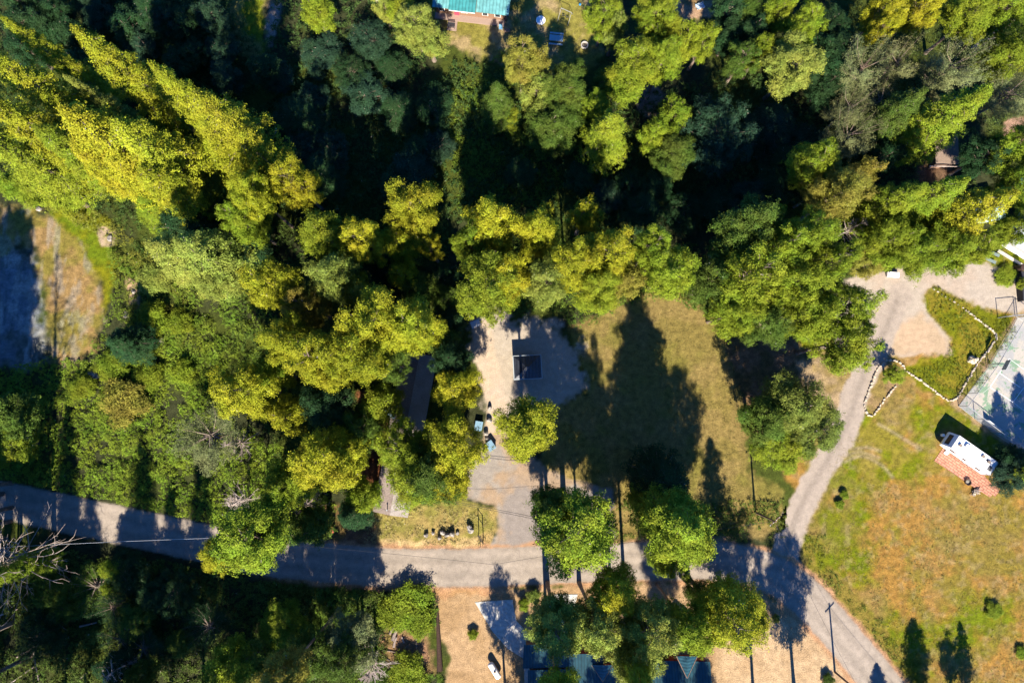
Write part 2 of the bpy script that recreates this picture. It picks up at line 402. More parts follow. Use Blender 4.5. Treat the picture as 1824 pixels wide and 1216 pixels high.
def grid_mesh(name, xs, ys, z, material, keep=None):
    X, Y = np.meshgrid(xs, ys)
    nx, ny = len(xs), len(ys)
    col = ground_color(X.ravel(), Y.ravel())
    idx = np.arange(nx * ny).reshape(ny, nx)
    q = np.stack([idx[:-1, :-1], idx[:-1, 1:], idx[1:, 1:], idx[1:, :-1]], -1).reshape(-1, 4)
    V = np.stack([X.ravel(), Y.ravel(), np.full(nx * ny, z)], -1)
    if keep is not None:
        cx = V[q].mean(1); q = q[keep(cx[:, 0], cx[:, 1])]
        u, inv = np.unique(q, return_inverse=True); q = inv.reshape(-1, 4); V = V[u]; col = col[u]
    return raw_mesh(name, V, q, material, {'soil': col})
def raw_mesh(name, V, F, material, colors=None, floats=None):
    m = bpy.data.meshes.new(name)
    m.vertices.add(len(V)); m.vertices.foreach_set('co', np.asarray(V, np.float32).ravel())
    k = F.shape[1]
    m.loops.add(F.size); m.loops.foreach_set('vertex_index', F.astype(np.int32).ravel())
    m.polygons.add(len(F)); m.polygons.foreach_set('loop_start', np.arange(0, F.size, k, dtype=np.int32))
    m.update(calc_edges=True)
    for nme, c in (colors or {}).items():
        a = m.attributes.new(nme, 'FLOAT_COLOR', 'POINT')
        a.data.foreach_set('color', np.concatenate([c, np.ones((len(c), 1))], 1).astype(np.float32).ravel())
    for nme, c in (floats or {}).items():
        a = m.attributes.new(nme, 'FLOAT', 'POINT'); a.data.foreach_set('value', np.asarray(c, np.float32))
    m.validate()
    if material: m.materials.append(material)
    return m
def struct(name, mesh_):
    o = bpy.data.objects.new(name, mesh_); C.objects.link(o); o['kind'] = 'structure'; return o
xs = np.concatenate([[-1500, -700, -350, -200, -150, -120], np.arange(-100, 100.01, .25), [120, 150, 200, 350, 700, 1500]])
ys = np.concatenate([[-1500, -700, -350, -200, -150, -110, -80], np.arange(-62, 82.01, .25), [100, 150, 200, 350, 700, 1500]])
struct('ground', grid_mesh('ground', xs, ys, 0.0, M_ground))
fx = np.arange(-100, 100.01, .25); fy = np.arange(-62, 82.01, .25)
def band(lo, hi, n2=0): return None
struct('road', grid_mesh('road', fx, fy, .008, M_roadm, lambda X, Y: np.abs(linedist(X, Y, road_line)) < ROAD_HW))
struct('dirt_track', grid_mesh('dirt_track', fx, fy, .004, M_gravel, lambda X, Y: (np.abs(linedist(X, Y, track_line)) < 2.2) | (sdist(X, Y, Zp['clearing']) > 0)))
struct('gravel_driveway', grid_mesh('gravel_driveway', fx, fy, .004, M_gravel, lambda X, Y: (sdist(X, Y, Zp['gravelpad']) > 0) | (sdist(X, Y, Zp['lane']) > 0) | (sdist(X, Y, Zp['drive']) > 0)))
struct('mulch_yard', grid_mesh('mulch_yard', fx, fy, .004, M_mulch, lambda X, Y: (sdist(X, Y, Zp['mulch']) > 0)))
struct('lawn', grid_mesh('lawn', fx, fy, .004, M_ground, lambda X, Y: ((sdist(X, Y, Zp['lawn']) > 0) | (sdist(X, Y, Zp['topyard']) > 0) | (sdist(X, Y, Zp['fronty']) > 0)) & (sdist(X, Y, Zp['gravelpad']) < -.3) & (sdist(X, Y, Zp['drive']) < -.3) & (sdist(X, Y, Zp['lane']) < -.3)))

# ================================================================= FOLIAGE
def foliage_material():
    m = bpy.data.materials.new('foliage'); m.use_nodes = True
    t = m.node_tree; n = t.nodes; l = t.links
    b = n['Principled BSDF']; out = n['Material Output']
    b.inputs['Roughness'].default_value = .75; b.inputs['Specular IOR Level'].default_value = .12
    oi = n.new('ShaderNodeObjectInfo')
    at_ = n.new('ShaderNodeAttribute'); at_.attribute_name = 'tone'
    geo = n.new('ShaderNodeNewGeometry')
    n1 = n.new('ShaderNodeTexNoise'); n1.inputs['Scale'].default_value = .35; n1.inputs['Detail'].default_value = 6
    l.new(geo.outputs['Position'], n1.inputs['Vector'])
    r = n.new('ShaderNodeMapRange'); r.inputs['To Min'].default_value = .30; r.inputs['To Max'].default_value = 1.75
    l.new(at_.outputs['Fac'], r.inputs['Value'])
    hs = n.new('ShaderNodeHueSaturation')
    rh = n.new('ShaderNodeMapRange'); rh.inputs['From Min'].default_value = .3; rh.inputs['From Max'].default_value = .7
    rh.inputs['To Min'].default_value = .488; rh.inputs['To Max'].default_value = .530
    l.new(n1.outputs['Fac'], rh.inputs['Value']); l.new(rh.outputs[0], hs.inputs['Hue'])
    l.new(r.outputs[0], hs.inputs['Value']); l.new(oi.outputs['Color'], hs.inputs['Color'])
    # a few dry, greyish sprays
    gr = n.new('ShaderNodeMath'); gr.operation = 'GREATER_THAN'; gr.inputs[1].default_value = .92
    l.new(at_.outputs['Fac'], gr.inputs[0])
    mx = n.new('ShaderNodeMix'); mx.data_type = 'RGBA'; mx.inputs['B'].default_value = (.30, .27, .21, 1)
    l.new(gr.outputs[0], mx.inputs['Factor']); l.new(hs.outputs[0], mx.inputs['A'])
    l.new(mx.outputs['Result'], b.inputs['Base Color'])
    tr = n.new('ShaderNodeBsdfTranslucent'); l.new(mx.outputs['Result'], tr.inputs['Color'])
    ms = n.new('ShaderNodeMixShader'); ms.inputs[0].default_value = .14
    l.new(b.outputs[0], ms.inputs[1]); l.new(tr.outputs[0], ms.inputs[2]); l.new(ms.outputs[0], out.inputs['Surface'])
    return m
M_leaf = foliage_material()
M_bark = mat('bark', (.14, .10, .075), .9, .4, 6.0, bump=.4, col2=(.19, .15, .12))
M_deadwood = mat('dead_wood', (.33, .28, .25), .9, .25, 5.0, col2=(.24, .19, .165))

def leaves(c, nrm, s, rs, per=5, spread=.24, asp=.42):
    per = int(per * 3.8); s = s * .50
    """tufts: 'per' small leaf sprays round each centre c, facing roughly nrm"""
    N = len(c); K = N * per
    cc = np.repeat(c, per, 0) + rs.normal(0, 1, (K, 3)) * np.repeat(s, per)[:, None] * spread / .22 * .68
    nn = np.repeat(nrm, per, 0) + rs.normal(0, .55, (K, 3))
    nn /= np.linalg.norm(nn, axis=1)[:, None] + 1e-9
    a = np.cross(nn, rs.normal(0, 1, (K, 3))); a /= np.linalg.norm(a, axis=1)[:, None] + 1e-9
    b = np.cross(nn, a)
    ss = (np.repeat(s, per) * rs.uniform(.6, 1.3, K))[:, None]
    A = a * ss * .5; B = b * ss * .5 * asp
    V = np.stack([cc - A, cc - A * .1 + B, cc + A, cc + A * .15 - B], 1).reshape(-1, 3)
    F = np.arange(K * 4).reshape(-1, 4)
    cl = .5 + .5 * np.sin(c[:, 0] * 2.3 + 1.3 * np.sin(c[:, 2] * 1.1)) * np.sin(c[:, 1] * 2.1 + 1.7 * np.sin(c[:, 2] * .9 + 1))
    tuft = .5 * rs.rand(N) + .5 * cl
    tone = np.repeat(np.clip(np.repeat(tuft, per) * .55 + rs.rand(K) * .45, 0, 1), 4)
    return V, F, tone
def leaf_mesh(name, parts):
    Vs, Fs, Ts = [], [], []; k = 0
    for V, F, T in parts:
        Vs.append(V); Fs.append(F + k); Ts.append(T); k += len(V)
    return raw_mesh(name, np.concatenate(Vs), np.concatenate(Fs), M_leaf, floats={'tone': np.concatenate(Ts)})

def trunk_mb(H, r0, rs, lean=.3, top=.97):
    mb = MB(); p = []; rad = []
    ox, oy = rs.uniform(-lean, lean, 2)
    for i in range(9):
        t = i / 8
        p.append((ox * math.sin(t * 2.2), oy * math.sin(t * 1.7), H * top * t)); rad.append(max(r0 * (1 - t) ** .8, .03) * (1.25 if i == 0 else 1))
    mb.tube(p, rad, 7)
    return mb, p
def proto_cone(seed, H=28, R=4.6, base=.16, pw=.8, levels=30, dens=1.0, leaf=.50, ragged=.25):
    rs = np.random.RandomState(seed)
    mb, _ = trunk_mb(H, .42, rs, .2, .97)
    cs, ns = [], []
    for i in range(levels):
        t = i / (levels - 1)
        z = H * (base + (1 - base) * t) * .985
        r = R * (1 - t) ** pw * (min(1, .55 + t * 4)) + .25
        nb = max(4, int(7 + 2 * (1 - t)))
        a0 = rs.rand() * 6.28
        for k in range(nb):
            a = a0 + 6.283 * k / nb + rs.normal(0, .18)
            L = r * rs.uniform(1 - ragged * 1.6, 1 + ragged * .6)
            droop = -.10 - .15 * (1 - t) + rs.normal(0, .05)
            dx, dy = math.cos(a), math.sin(a)
            if rs.rand() < .8:
                mb.tube([(0, 0, z), (dx * L * .5, dy * L * .5, z + droop * L * .3 + .1), (dx * L * .92, dy * L * .92, z + droop * L * .9)], [.07 * (1 - t) + .025, .035, .012], 4, False)
            m = int(L * 5.2 * dens) + 2
            s = rs.uniform(.25, 1, m) ** .75
            side = rs.normal(0, .17, m) * L * np.sin(np.clip(s, 0, 1) * 2.6) 
            x = dx * L * s - dy * side; y = dy * L * s + dx * side
            zz = z + droop * L * s * s + rs.normal(0, .14, m)
            cs.append(np.stack([x, y, zz], 1)); ns.append(np.stack([x / r * .8, y / r * .8, np.full(m, .75)], 1))
    m = 14
    cs.append(np.stack([rs.normal(0, .12, m), rs.normal(0, .12, m), H * (1 - rs.rand(m) * .06)], 1)); ns.append(np.tile([0, 0, 1.], (m, 1)))
    c = np.concatenate(cs); nn = np.concatenate(ns)
    return leaf_mesh('crown', [leaves(c, nn, np.full(len(c), leaf), rs, 5)]), mb
def lobes_crown(rs, centers, radii, per, leaf, flat=.8, upbias=.35, lp=5):
    cs, ns = [], []
    for c, r in zip(centers, radii):
        m = int(per * r * r)
        d = rs.normal(0, 1, (m, 3)); d[:, 2] = d[:, 2] * .8 + upbias; d /= np.linalg.norm(d, axis=1)[:, None]
        rr = r * (1 - np.abs(rs.normal(0, .22, m)) + (rs.rand(m) < .12) * rs.uniform(0, .45, m))[:, None] * (1 + .22 * np.sin(d[:, :1] * 7 + c[0]) * np.sin(d[:, 1:2] * 6 + c[1]))
        p = np.array(c) + d * rr * np.array([1, 1, flat])
        cs.append(p); ns.append(d + np.array([0, 0, .3]))
    c = np.concatenate(cs); n = np.concatenate(ns)
    return leaves(c, n, np.full(len(c), leaf) * rs.uniform(.8, 1.2, len(c)), rs, lp)
def proto_round(seed, H=22, R=5.0, cb=.30, nl=46, leaf=.50, per=38, lr=(.15, .36), shape='egg', limbs=True):
    rs = np.random.RandomState(seed)
    mb, _ = trunk_mb(H, .38, rs, .5, .9)
    zc = H * (cb + (1 - cb) * .48); rz = H * (1 - cb) * .5
    cen, rad = [], []
    for i in range(nl):
        f = (i + .5) / nl
        ct = 1 - 2 * f; st = math.sqrt(1 - ct * ct); a = i * 2.39996 + rs.normal(0, .3)
        q = rs.uniform(.45, .92)
        if shape == 'egg': w_ = 1.0 if ct < 0 else 1 - .25 * ct
        else: w_ = 1.0
        r = R * rs.uniform(*lr)
        cen.append((math.cos(a) * st * R * q * w_, math.sin(a) * st * R * q * w_, zc + ct * rz * (q + .12)))
        rad.append(r * (1 - .25 * max(ct, 0)))
        if limbs:
            c = Vector(cen[-1]); z0 = max(H * cb * .8, c.z - math.hypot(c.x, c.y) * .9 - .5)
            mb.tube([(0, 0, z0), (c.x * .5, c.y * .5, (z0 + c.z) / 2 + .25), tuple(c * 1.0 + Vector((c.x * .16, c.y * .16, .1)))], [.11, .06, .015], 4, False)
    mid = lobes_crown(rs, [(0, 0, zc)], [R * .55], per * .35, leaf * 1.1, rz / R * .9, .2, 4)
    return leaf_mesh('crown', [lobes_crown(rs, cen, rad, per, leaf), mid]), mb
def proto_wispy(seed, H=15, R=4.2, leaf=.42, nb=42, dens=1.0):
    rs = np.random.RandomState(seed)
    mb, _ = trunk_mb(H * .75, .28, rs, .7, .9)
    cs, ns = [], []
    for i in range(nb):
        a = rs.rand() * 6.28; t = rs.uniform(.25, .8); L = R * rs.uniform(.6, 1.1); up = rs.uniform(.5, 1.15)
        z = H * t * .8; dx, dy = math.cos(a), math.sin(a)
        e = np.array([dx * L, dy * L, z + up * L * .8 + .6]); s0 = np.array([0, 0, z]); mid = (e + s0) / 2 + np.array([dx, dy, -.6]) * L * .12
        mb.tube([tuple(s0), tuple(mid), tuple(e)], [.09, .05, .015], 4, False)
        m = int(34 * dens)
        s = rs.uniform(.4, 1.05, m)[:, None]
        p = s0 * (1 - s) ** 2 + 2 * mid * s * (1 - s) + e * s * s + rs.normal(0, .16 + .12 * (s > .7), (m, 3)) * 1.6
        cs.append(p); ns.append(np.tile([dx * .5, dy * .5, .8], (m, 1)))
    c = np.concatenate(cs)
    return leaf_mesh('crown', [leaves(c, np.concatenate(ns), np.full(len(c), leaf), rs, 4, .3, .32)]), mb
def proto_shrub(seed, H=2.6, R=2.2, leaf=.34, nl=16):
    rs = np.random.RandomState(seed)
    mb = MB(); cen, rad = [], []
    for i in range(nl):
        a = i * 2.4 + rs.normal(0, .3); q = R * .75 * math.sqrt((i + .5) / nl); r = R * rs.uniform(.25, .42)
        z = (H - r) * (1 - .55 * (q / R) ** 2) * rs.uniform(.75, 1)
        cen.append((math.cos(a) * q, math.sin(a) * q, max(z, r * .6))); rad.append(r)
        mb.tube([(0, 0, 0), (cen[-1][0] * .4, cen[-1][1] * .4, z * .6), cen[-1]], [.05, .035, .015], 4, False)
    return leaf_mesh('crown', [lobes_crown(rs, cen, rad, 120, leaf, .85, .5, 4)]), mb
def dead_mb(seed, H=18, R=4, n=60, twigs=5, base=.2, up=.25, r0=.28):
    rs = np.random.RandomState(seed); mb, _ = trunk_mb(H, r0, rs, .5, 1)
    tw = MB()
    for i in range(n):
        t = base + (1 - base) * rs.rand(); a = rs.rand() * 6.28; L = R * (1.15 - t) * rs.uniform(.6, 1.15) + .4
        p0 = Vector((0, 0, H * t)); d = Vector((math.cos(a), math.sin(a), up + rs.normal(0, .15)))
        p = [p0]
        for k in range(3):
            d = (d + Vector(rs.normal(0, .16, 3)) + Vector((0, 0, .07))).normalized(); p.append(p[-1] + d * L / 3)
        tw.tube([tuple(q) for q in p], [.085, .06, .04, .015], 4, False)
        for k in range(twigs):
            j = rs.randint(1, 3); f = rs.rand(); q0 = p[j] * (1 - f) + p[j + 1] * f
            dd = (d + Vector(rs.normal(0, .6, 3))).normalized(); l_ = L * rs.uniform(.15, .35)
            q1 = q0 + dd * l_ * .5; q2 = q1 + (dd + Vector(rs.normal(0, .4, 3))).normalized() * l_ * .5
            tw.tube([tuple(q0), tuple(q1), tuple(q2)], [.035, .025, .010], 3, False)
    return mb, tw

PROTO = {}
def reg(kind, H, R, zc, items): PROTO[kind] = (H, R, zc, items)
def pm(crown, mb, bark=None):
    tm = mb.mesh('trunk'); tm.materials.append(bark or M_bark); return (crown, tm)
reg('cone', 28, 4.6, None, [pm(*proto_cone(11, pw=.62, ragged=.36)), pm(*proto_cone(12, pw=.55, ragged=.42, levels=26)), pm(*proto_cone(13, pw=.7, levels=32, ragged=.36))])
reg('tall', 24, 4.8, None, [pm(*proto_cone(21, 24, 4.8, .30, .55, 24, 1.0, .52, .30)), pm(*proto_cone(22, 24, 4.8, .26, .48, 24, 1.0, .52, .38))])
reg('round', 22, 5.0, .66, [pm(*proto_round(31)), pm(*proto_round(32, nl=36, lr=(.24, .38))), pm(*proto_round(33, nl=56, lr=(.17, .30))), pm(*proto_round(34, cb=.45, nl=40))])
reg('pond', 28, 4.4, .77, [pm(*proto_round(35, 28, 4.4, .52, 50, .50, 42, (.17, .36))), pm(*proto_round(36, 28, 4.4, .54, 44, .50, 42, (.18, .40))), pm(*proto_round(37, 28, 4.4, .56, 42, .50, 42, (.16, .36)))])
reg('small', 12, 3.2, .62, [pm(*proto_round(41, 12, 3.2, .28, 30, .42, 60)), pm(*proto_round(42, 12, 3.2, .25, 26, .42, 60, (.24, .4)))])
reg('broad', 16, 7.0, .60, [pm(*proto_round(51, 16, 7.0, .28, 70, .48, 26, (.15, .26), 'ball')), pm(*proto_round(52, 16, 7.0, .28, 60, .50, 24, (.17, .30), 'ball'))])
reg('wispy', 15, 4.2, .66, [pm(*proto_wispy(61)), pm(*proto_wispy(62, nb=36))])
reg('shrub', 2.6, 2.2, .6, [pm(*proto_shrub(71)), pm(*proto_shrub(72))])
DEADP = []
for sd_, a_ in ((81, dict(H=18, R=4.2, n=70)), (82, dict(H=18, R=4.0, n=55, up=.5)),):
    mb_, tw_ = dead_mb(sd_, **a_); tm_ = mb_.mesh('trunk'); tm_.materials.append(M_deadwood)
    t2_ = tw_.mesh('branches'); t2_.materials.append(M_deadwood); DEADP.append((t2_, tm_))
reg('dead', 18, 4.2, .6, DEADP)
KN = dict(pond=('pine_tree', 'pine tree'), cone=('conifer_tree', 'conifer'), tall=('pine_tree', 'pine tree'), round=('pine_tree', 'pine tree'), small=('young_tree', 'tree'), broad=('oak_tree', 'oak tree'),
          wispy=('grey_pine_tree', 'pine tree'), shrub=('shrub', 'shrub'), dead=('dead_tree', 'dead tree'))
COL = dict(N=(.14, .175, .03), Y=(.255, .252, .015), G=(.172, .212, .015), L=(.205, .235, .04), M=(.075, .115, .016), D=(.023, .055, .018), B=(.022, .054, .026), S=(.155, .165, .065), O=(.19, .17, .028), X=(.30, .26, .22))  # the darkest tones put the shade of the woods into the leaf colour
rt = random.Random(77)
used = {}
def tree(kind, x, y, rpx, h, col, label, group=None, tip=False):
    H, R, zc, items = PROTO[kind]
    zz = h if zc is None or tip else h * zc
    p = at(x, y, zz)
    k = used.get(kind, 0); used[kind] = k + 1
    top, trunk = items[k % len(items)]
    r = rpx / ppm(h * .65)
    if kind == 'cone': r *= 1.28
    if kind == 'round' and 340 < y < 660 and 390 < x < 1520 and h > 14: h *= 1.2; zz = h * zc; p = at(x, y, zz)
    nm, cat = KN[kind]
    rz = rt.uniform(0, 6.28)
    t = thing(nm, label, cat, (p.x, p.y, 0), rz, group)
    t.scale = (r / R, r / R, h / H)
    cr = bpy.data.objects.new('branches' if kind == 'dead' else 'crown', top); C.objects.link(cr); cr.parent = t
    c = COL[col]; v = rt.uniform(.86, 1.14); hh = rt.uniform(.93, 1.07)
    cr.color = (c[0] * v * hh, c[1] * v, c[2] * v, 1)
    tk = bpy.data.objects.new('stem' if kind == 'shrub' else 'trunk', trunk); C.objects.link(tk); tk.parent = t
    return t

# ================================================================= TREES
# kind, x, y (cone: tip pixel; others: crown centre pixel), crown radius px, height m, colour, label
T = [
('cone',130,48,44,32,'Y','tall yellow-green conifer whose pointed tip reaches highest in the upper left'),
('cone',350,168,56,30,'Y','bright conifer at the lower right end of the long diagonal row, upper left'),
('cone',268,112,40,31,'Y','yellow-green conifer in the middle of the long diagonal row, upper left'),
('cone',108,192,66,30,'Y','broadest yellow-green conifer of the upper left stand, below the long diagonal row'),
('cone',200,215,55,30,'Y','yellow-green conifer overlapping the right flank of the broadest upper left conifer'),
('cone',114,134,24,20,'L','small light green conifer in the dark gap between two tall upper left conifers'),
('cone',2,30,30,28,'Y','bright conifer cut by the left edge just below the top left corner'),
('cone',-28,92,44,30,'Y','pointed conifer reaching in from the left edge, second down from the corner'),
('cone',-40,170,52,30,'Y','wide yellow-green conifer on the left edge above the thicket'),
('cone',60,225,44,25,'G','green conifer filling the middle of the upper left stand'),
('cone',-45,235,50,26,'G','lowest green conifer on the left edge above the dry strip'),
('tall',130,262,46,22,'Y','rounded yellow conifer at the foot of the upper left stand'),
('tall',250,300,52,24,'Y','dense yellow-green conifer at the lower right corner of the upper left stand'),
('round',405,250,50,22,'Y','bright rounded conifer at the right end of the diagonal row, above two round crowns'),
('small',60,335,34,8,'G','low bushy green tree at the upper edge of the dry strip on the left'),
('small',20,330,30,8,'G','low green tree at the left edge under the upper left stand'),
('small',120,350,34,8,'G','low green tree between the upper left stand and the dry strip'),
('cone',250,352,38,11,'G','feathery bright green young conifer in the dark notch below the upper left stand'),
('cone',262,432,46,25,'L','pale green leaning conifer right of the dry strip on the left'),
('cone',315,430,50,23,'L','pale green conifer beside the leaning one, right of the dry strip'),
('round',380,490,44,17,'L','pale grey-green conifer above the left thicket clearing'),
('round',524,322,42,23,'Y','round bright yellow crown standing alone left of the dark hollow'),
('round',455,352,38,21,'Y','round yellow crown just left of the lone bright one beside the dark hollow'),
('round',432,395,36,18,'G','green crown below the paired yellow crowns, left of centre'),
('round',583,425,46,21,'G','green crown with a bright rim, leftmost of the crescent row left of centre'),
('round',648,428,42,21,'Y','yellow crown second in the crescent row left of centre'),
('round',738,372,48,21,'Y','half shaded yellow crown facing the dark hollow, left of the central row'),
('small',712,432,34,19,'Y','smaller yellow crown third in the crescent row left of centre'),
('small',766,440,24,17,'Y','smallest yellow crown at the right end of the crescent row'),
('round',482,505,48,22,'Y','wide yellow-green crown left of the paired light crowns, left of centre'),
('round',600,495,46,22,'L','light green crown in the middle of the left centre woods'),
('small',635,512,34,20,'Y','small yellow crown against the right side of the light green one'),
('small',720,492,32,16,'Y','small shaded yellow crown left of the dark gap by the gravel lane'),
('round',545,545,40,17,'O','olive crown with bare twigs below the light green crown'),
('round',670,575,56,25,'Y','large bright yellow crown, upper left one of the pair west of the gravel lane'),
('round',735,580,48,25,'Y','large bright yellow crown nearest the gravel lane and west of it'),
('round',515,605,44,22,'Y','yellow crown at the left end of the great bright cluster west of the lane'),
('round',575,640,56,24,'Y','broad yellow crown in the middle of the great bright cluster'),
('round',640,635,54,24,'Y','broad yellow crown on the lower right of the great bright cluster'),
('round',432,695,56,23,'Y','yellow crown with grey flecks, right of the left thicket'),
('small',482,668,36,18,'G','green crown between the grey flecked crown and the great bright cluster'),
('small',512,742,36,18,'Y','narrow yellow crown running down from the grey flecked crown'),
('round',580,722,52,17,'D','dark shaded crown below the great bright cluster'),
('round',640,765,44,14,'M','dim green crown above the reddish bare strip beside the long roof'),
('round',700,645,34,16,'M','half shaded green crown north of the long brown roof'),
('small',681,717,40,14,'G','round bright green crown against the west side of the long brown roof'),
('round',815,695,46,19,'Y','yellow crown between the long brown roof and the gravel lane'),
('round',802,640,36,15,'D','dark shaded crown behind the yellow one beside the gravel lane'),
('round',716,798,50,18,'G','two-toned green crown hanging over the south part of the long roof'),
('round',810,790,54,21,'Y','bright yellow crown beside the blue bins'),
('round',742,852,54,19,'G','green crown overhanging the front yard side of the long roof'),
('round',770,845,58,20,'M','half shaded wide crown covering the middle of the long roof'),
('round',800,850,44,18,'Y','yellow-green crown on the edge of the brown driveway'),
('round',586,822,58,22,'Y','wide yellow crown beside the reddish bare strip'),
('small',622,800,38,19,'Y','yellow crown on the right shoulder of the wide one by the bare strip'),
('round',512,862,46,19,'G','green crown with bare patches just above the road, left of centre'),
('small',648,882,36,14,'G','green crown at the left front corner of the long roof'),
('pond',442,958,64,24,'G','large crown overhanging the road left of centre'),
('pond',398,985,36,23,'Y','yellow rim crown at the left of the large one over the road'),
('small',500,945,44,15,'M','dim green crown right of the large one over the road'),
('small',560,935,40,13,'M','dark green crown beside the tree shadows crossing the road'),
('tall',612,925,34,14,'D','dark tree beside the small red hut roof at the roadside'),
# central row
('round',878,400,48,21,'Y','orange-yellow crown at the left end of the central row'),
('round',840,430,34,19,'G','green crown tucked under the left end of the central row'),
('round',865,515,58,21,'G','wide yellow-green crown above the start of the gravel lane'),
('round',905,490,46,20,'Y','yellow crown joined to the wide one above the gravel lane'),
('round',962,412,42,19,'Y','yellow crown right of a grey twiggy gap in the central row'),
('small',1040,382,32,19,'Y','small separate yellow crown poking up above the central row'),
('round',1085,450,46,22,'Y','tall pale yellow crown in the middle of the central row'),
('round',1025,470,44,21,'Y','yellow crown left of the tall pale one in the central row'),
('round',975,505,42,19,'L','light green crown at the low edge of the central row above the gravel yard'),
('round',1065,515,44,17,'G','low green crown above the shadowed lawn edge'),
('small',1120,500,36,17,'O','smooth olive crown at the right of the tall pale one'),
('round',1160,440,36,18,'G','green crown with a shaded top, right half of the central row'),
('round',1190,485,44,18,'G','wide green crown above the top of the lawn'),
('round',1270,500,48,16,'M','brownish green crown above the right lawn corner'),
('round',1330,410,54,22,'M','dark topped crown at the upper edge of the right end of the central row'),
('small',1358,398,32,21,'G','bright top at the right end of the central row'),
('round',1335,490,56,22,'G','largest bright green crown at the right end of the central row'),
('round',1305,555,44,16,'G','low green crown reaching down to the right lawn corner'),
('round',1380,445,42,23,'G','green crown on the right shoulder of the central row'),
('round',1432,425,46,24,'G','high green crown left of the bare grey tree'),
('round',1468,468,40,23,'G','green crown facing the bare grey tree from the left'),
('round',1410,500,48,22,'G','green crown in the middle of the stand left of the clearing'),
('round',1370,575,42,16,'M','half shaded crown over the dark corner of the lawn'),
('round',1440,560,48,20,'G','green crown with dark gaps left of the clearing'),
('round',1505,545,48,20,'G','bright green crown jutting towards the pale clearing'),
('round',1500,615,50,19,'G','lowest green crown of the stand beside the pale clearing'),
# right lawn clump
('round',1422,722,60,15,'N','biggest crown of the clump between lawn and track'),
('round',1368,748,48,14,'M','dark left crown of the clump between lawn and track'),
('round',1452,762,52,13,'N','right crown of the clump, touching the track'),
('round',1388,800,44,11,'G','lowest left crown of the clump between lawn and track'),
# south side
('pond',933,764,56,24,'Y','lone yellow tree in the yard south of the pavilion'),
('pond',1025,945,74,26,'G','broad tree at the roadside whose crown hangs over the road, left of two'),
('pond',985,900,36,22,'M','dark crown on the upper left of the broad roadside tree'),
('cone',1245,950,54,30,'G','broad tall tree at the roadside whose crown hangs over the road, right of two'),
('cone',1205,868,48,19,'D','very dark crown on the lawn above the right roadside tree'),
('pond',1212,952,66,25,'G','rounded bright crown filling the lower half of the right roadside tree'),
('small',1146,890,26,16,'G','slim bright tip between the very dark crown and the roadside'),
('small',1190,1000,36,15,'G','low bluish green crown under the right roadside tree'),
('pond',990,1115,50,27,'L','crown over the corner of the concrete driveway'),
('pond',1060,1115,48,27,'L','crown right of the one over the concrete driveway'),
('pond',1098,1052,44,25,'Y','crown nearest the road in the cluster above the dark teal roof'),
('pond',1160,1120,50,27,'L','pale crown with grey twigs above the dark teal roof'),
('pond',1130,1178,46,26,'L','crown lying over the middle of the dark teal roof'),
('pond',1228,1112,44,25,'G','loose crown above the right gable of the dark teal roof'),
('pond',1300,1103,56,27,'Y','big crown with a yellow right side beside the mulch slope'),
('cone',1362,1120,38,19,'Y','pointed yellow conifer on the right of the big crown beside the mulch slope'),
('small',1245,1060,26,17,'M','small top at the upper left of the crown beside the mulch slope'),
# right top
('small',1592,666,20,4.5,'G','small tree inside the teardrop loop of stones'),
('round',1450,290,44,19,'G','bright crown at the upper edge right of the dark hollow'),
('round',1498,345,44,18,'O','olive crown above the bare grey tree'),
('round',1470,330,38,17,'O','olive crown left of the other olive one above the bare grey tree'),
('small',1532,310,30,16,'O','small olive crown above the bare grey tree'),
('cone',1648,330,40,20,'G','green conifer leaning right, above the band beside the clearing'),
('cone',1725,318,38,22,'G','yellow-green conifer left of the white metal roof glimpses'),
('cone',1812,342,44,24,'Y','big pointed conifer covering the pale blue roof'),
('cone',1765,155,48,24,'G','pointed green conifer above the brown cabin roof'),
('cone',1650,158,34,20,'M','smaller green conifer left of the pointed one above the brown cabin'),
('round',1590,430,46,16,'G','crown above the white sofa at the clearing edge'),
('round',1635,450,46,17,'G','crown above the clearing edge, second from the white sofa'),
('round',1688,440,48,17,'G','yellow-green crown above the middle of the clearing edge'),
('round',1730,442,38,17,'G','crown above the green benches'),
('round',1802,408,32,16,'G','crown over the corner of the white roof'),
('round',1830,330,46,18,'G','crown on the right edge over the blue tarp'),
('small',1552,466,32,9,'O','low olive tree on the dirt at the left end of the clearing edge'),
('small',1570,400,38,14,'G','mid green crown just right of the bare grey tree'),
('round',1820,258,46,19,'G','crown on the right edge above the blue tarp'),
('round',1760,275,42,14,'D','dark crown between cabin roof and right edge'),
('wispy',1542,118,44,17,'S','wispy sage green pine with a bare fork, top right'),
('wispy',1602,108,34,16,'S','narrow wispy pine right of the one with a bare fork'),
('wispy',1702,112,48,17,'S','fan shaped wispy pine with pale limbs, top right'),
('wispy',1518,190,34,14,'S','dim wispy pine above another on the right of the dark hollow'),
('wispy',1515,238,42,15,'S','wispy pale pine lowest of its column on the right of the dark hollow'),
('wispy',1805,160,44,15,'S','wispy pine near the right edge beside the dirt patch'),
('small',1560,62,22,16,'Y','small yellow top above the fan of wispy pines'),
('round',1410,118,50,17,'L','pale round crown at the upper right, left of the wispy pines'),
('round',1432,45,36,17,'G','crown above the pale round one at the upper right'),
('small',1388,18,30,16,'G','crown at the top edge above the pale round one'),
('round',1582,8,34,18,'Y','yellow crown cut by the top edge, right of a dark gap'),
('round',1648,10,36,18,'Y','yellow crown cut by the top edge, right of the first one'),
('round',1728,28,46,17,'G','wide green crown near the top right corner'),
('round',1795,12,46,18,'G','crown in the top right corner'),
('round',1800,95,46,17,'G','green crown on the right edge below the corner'),
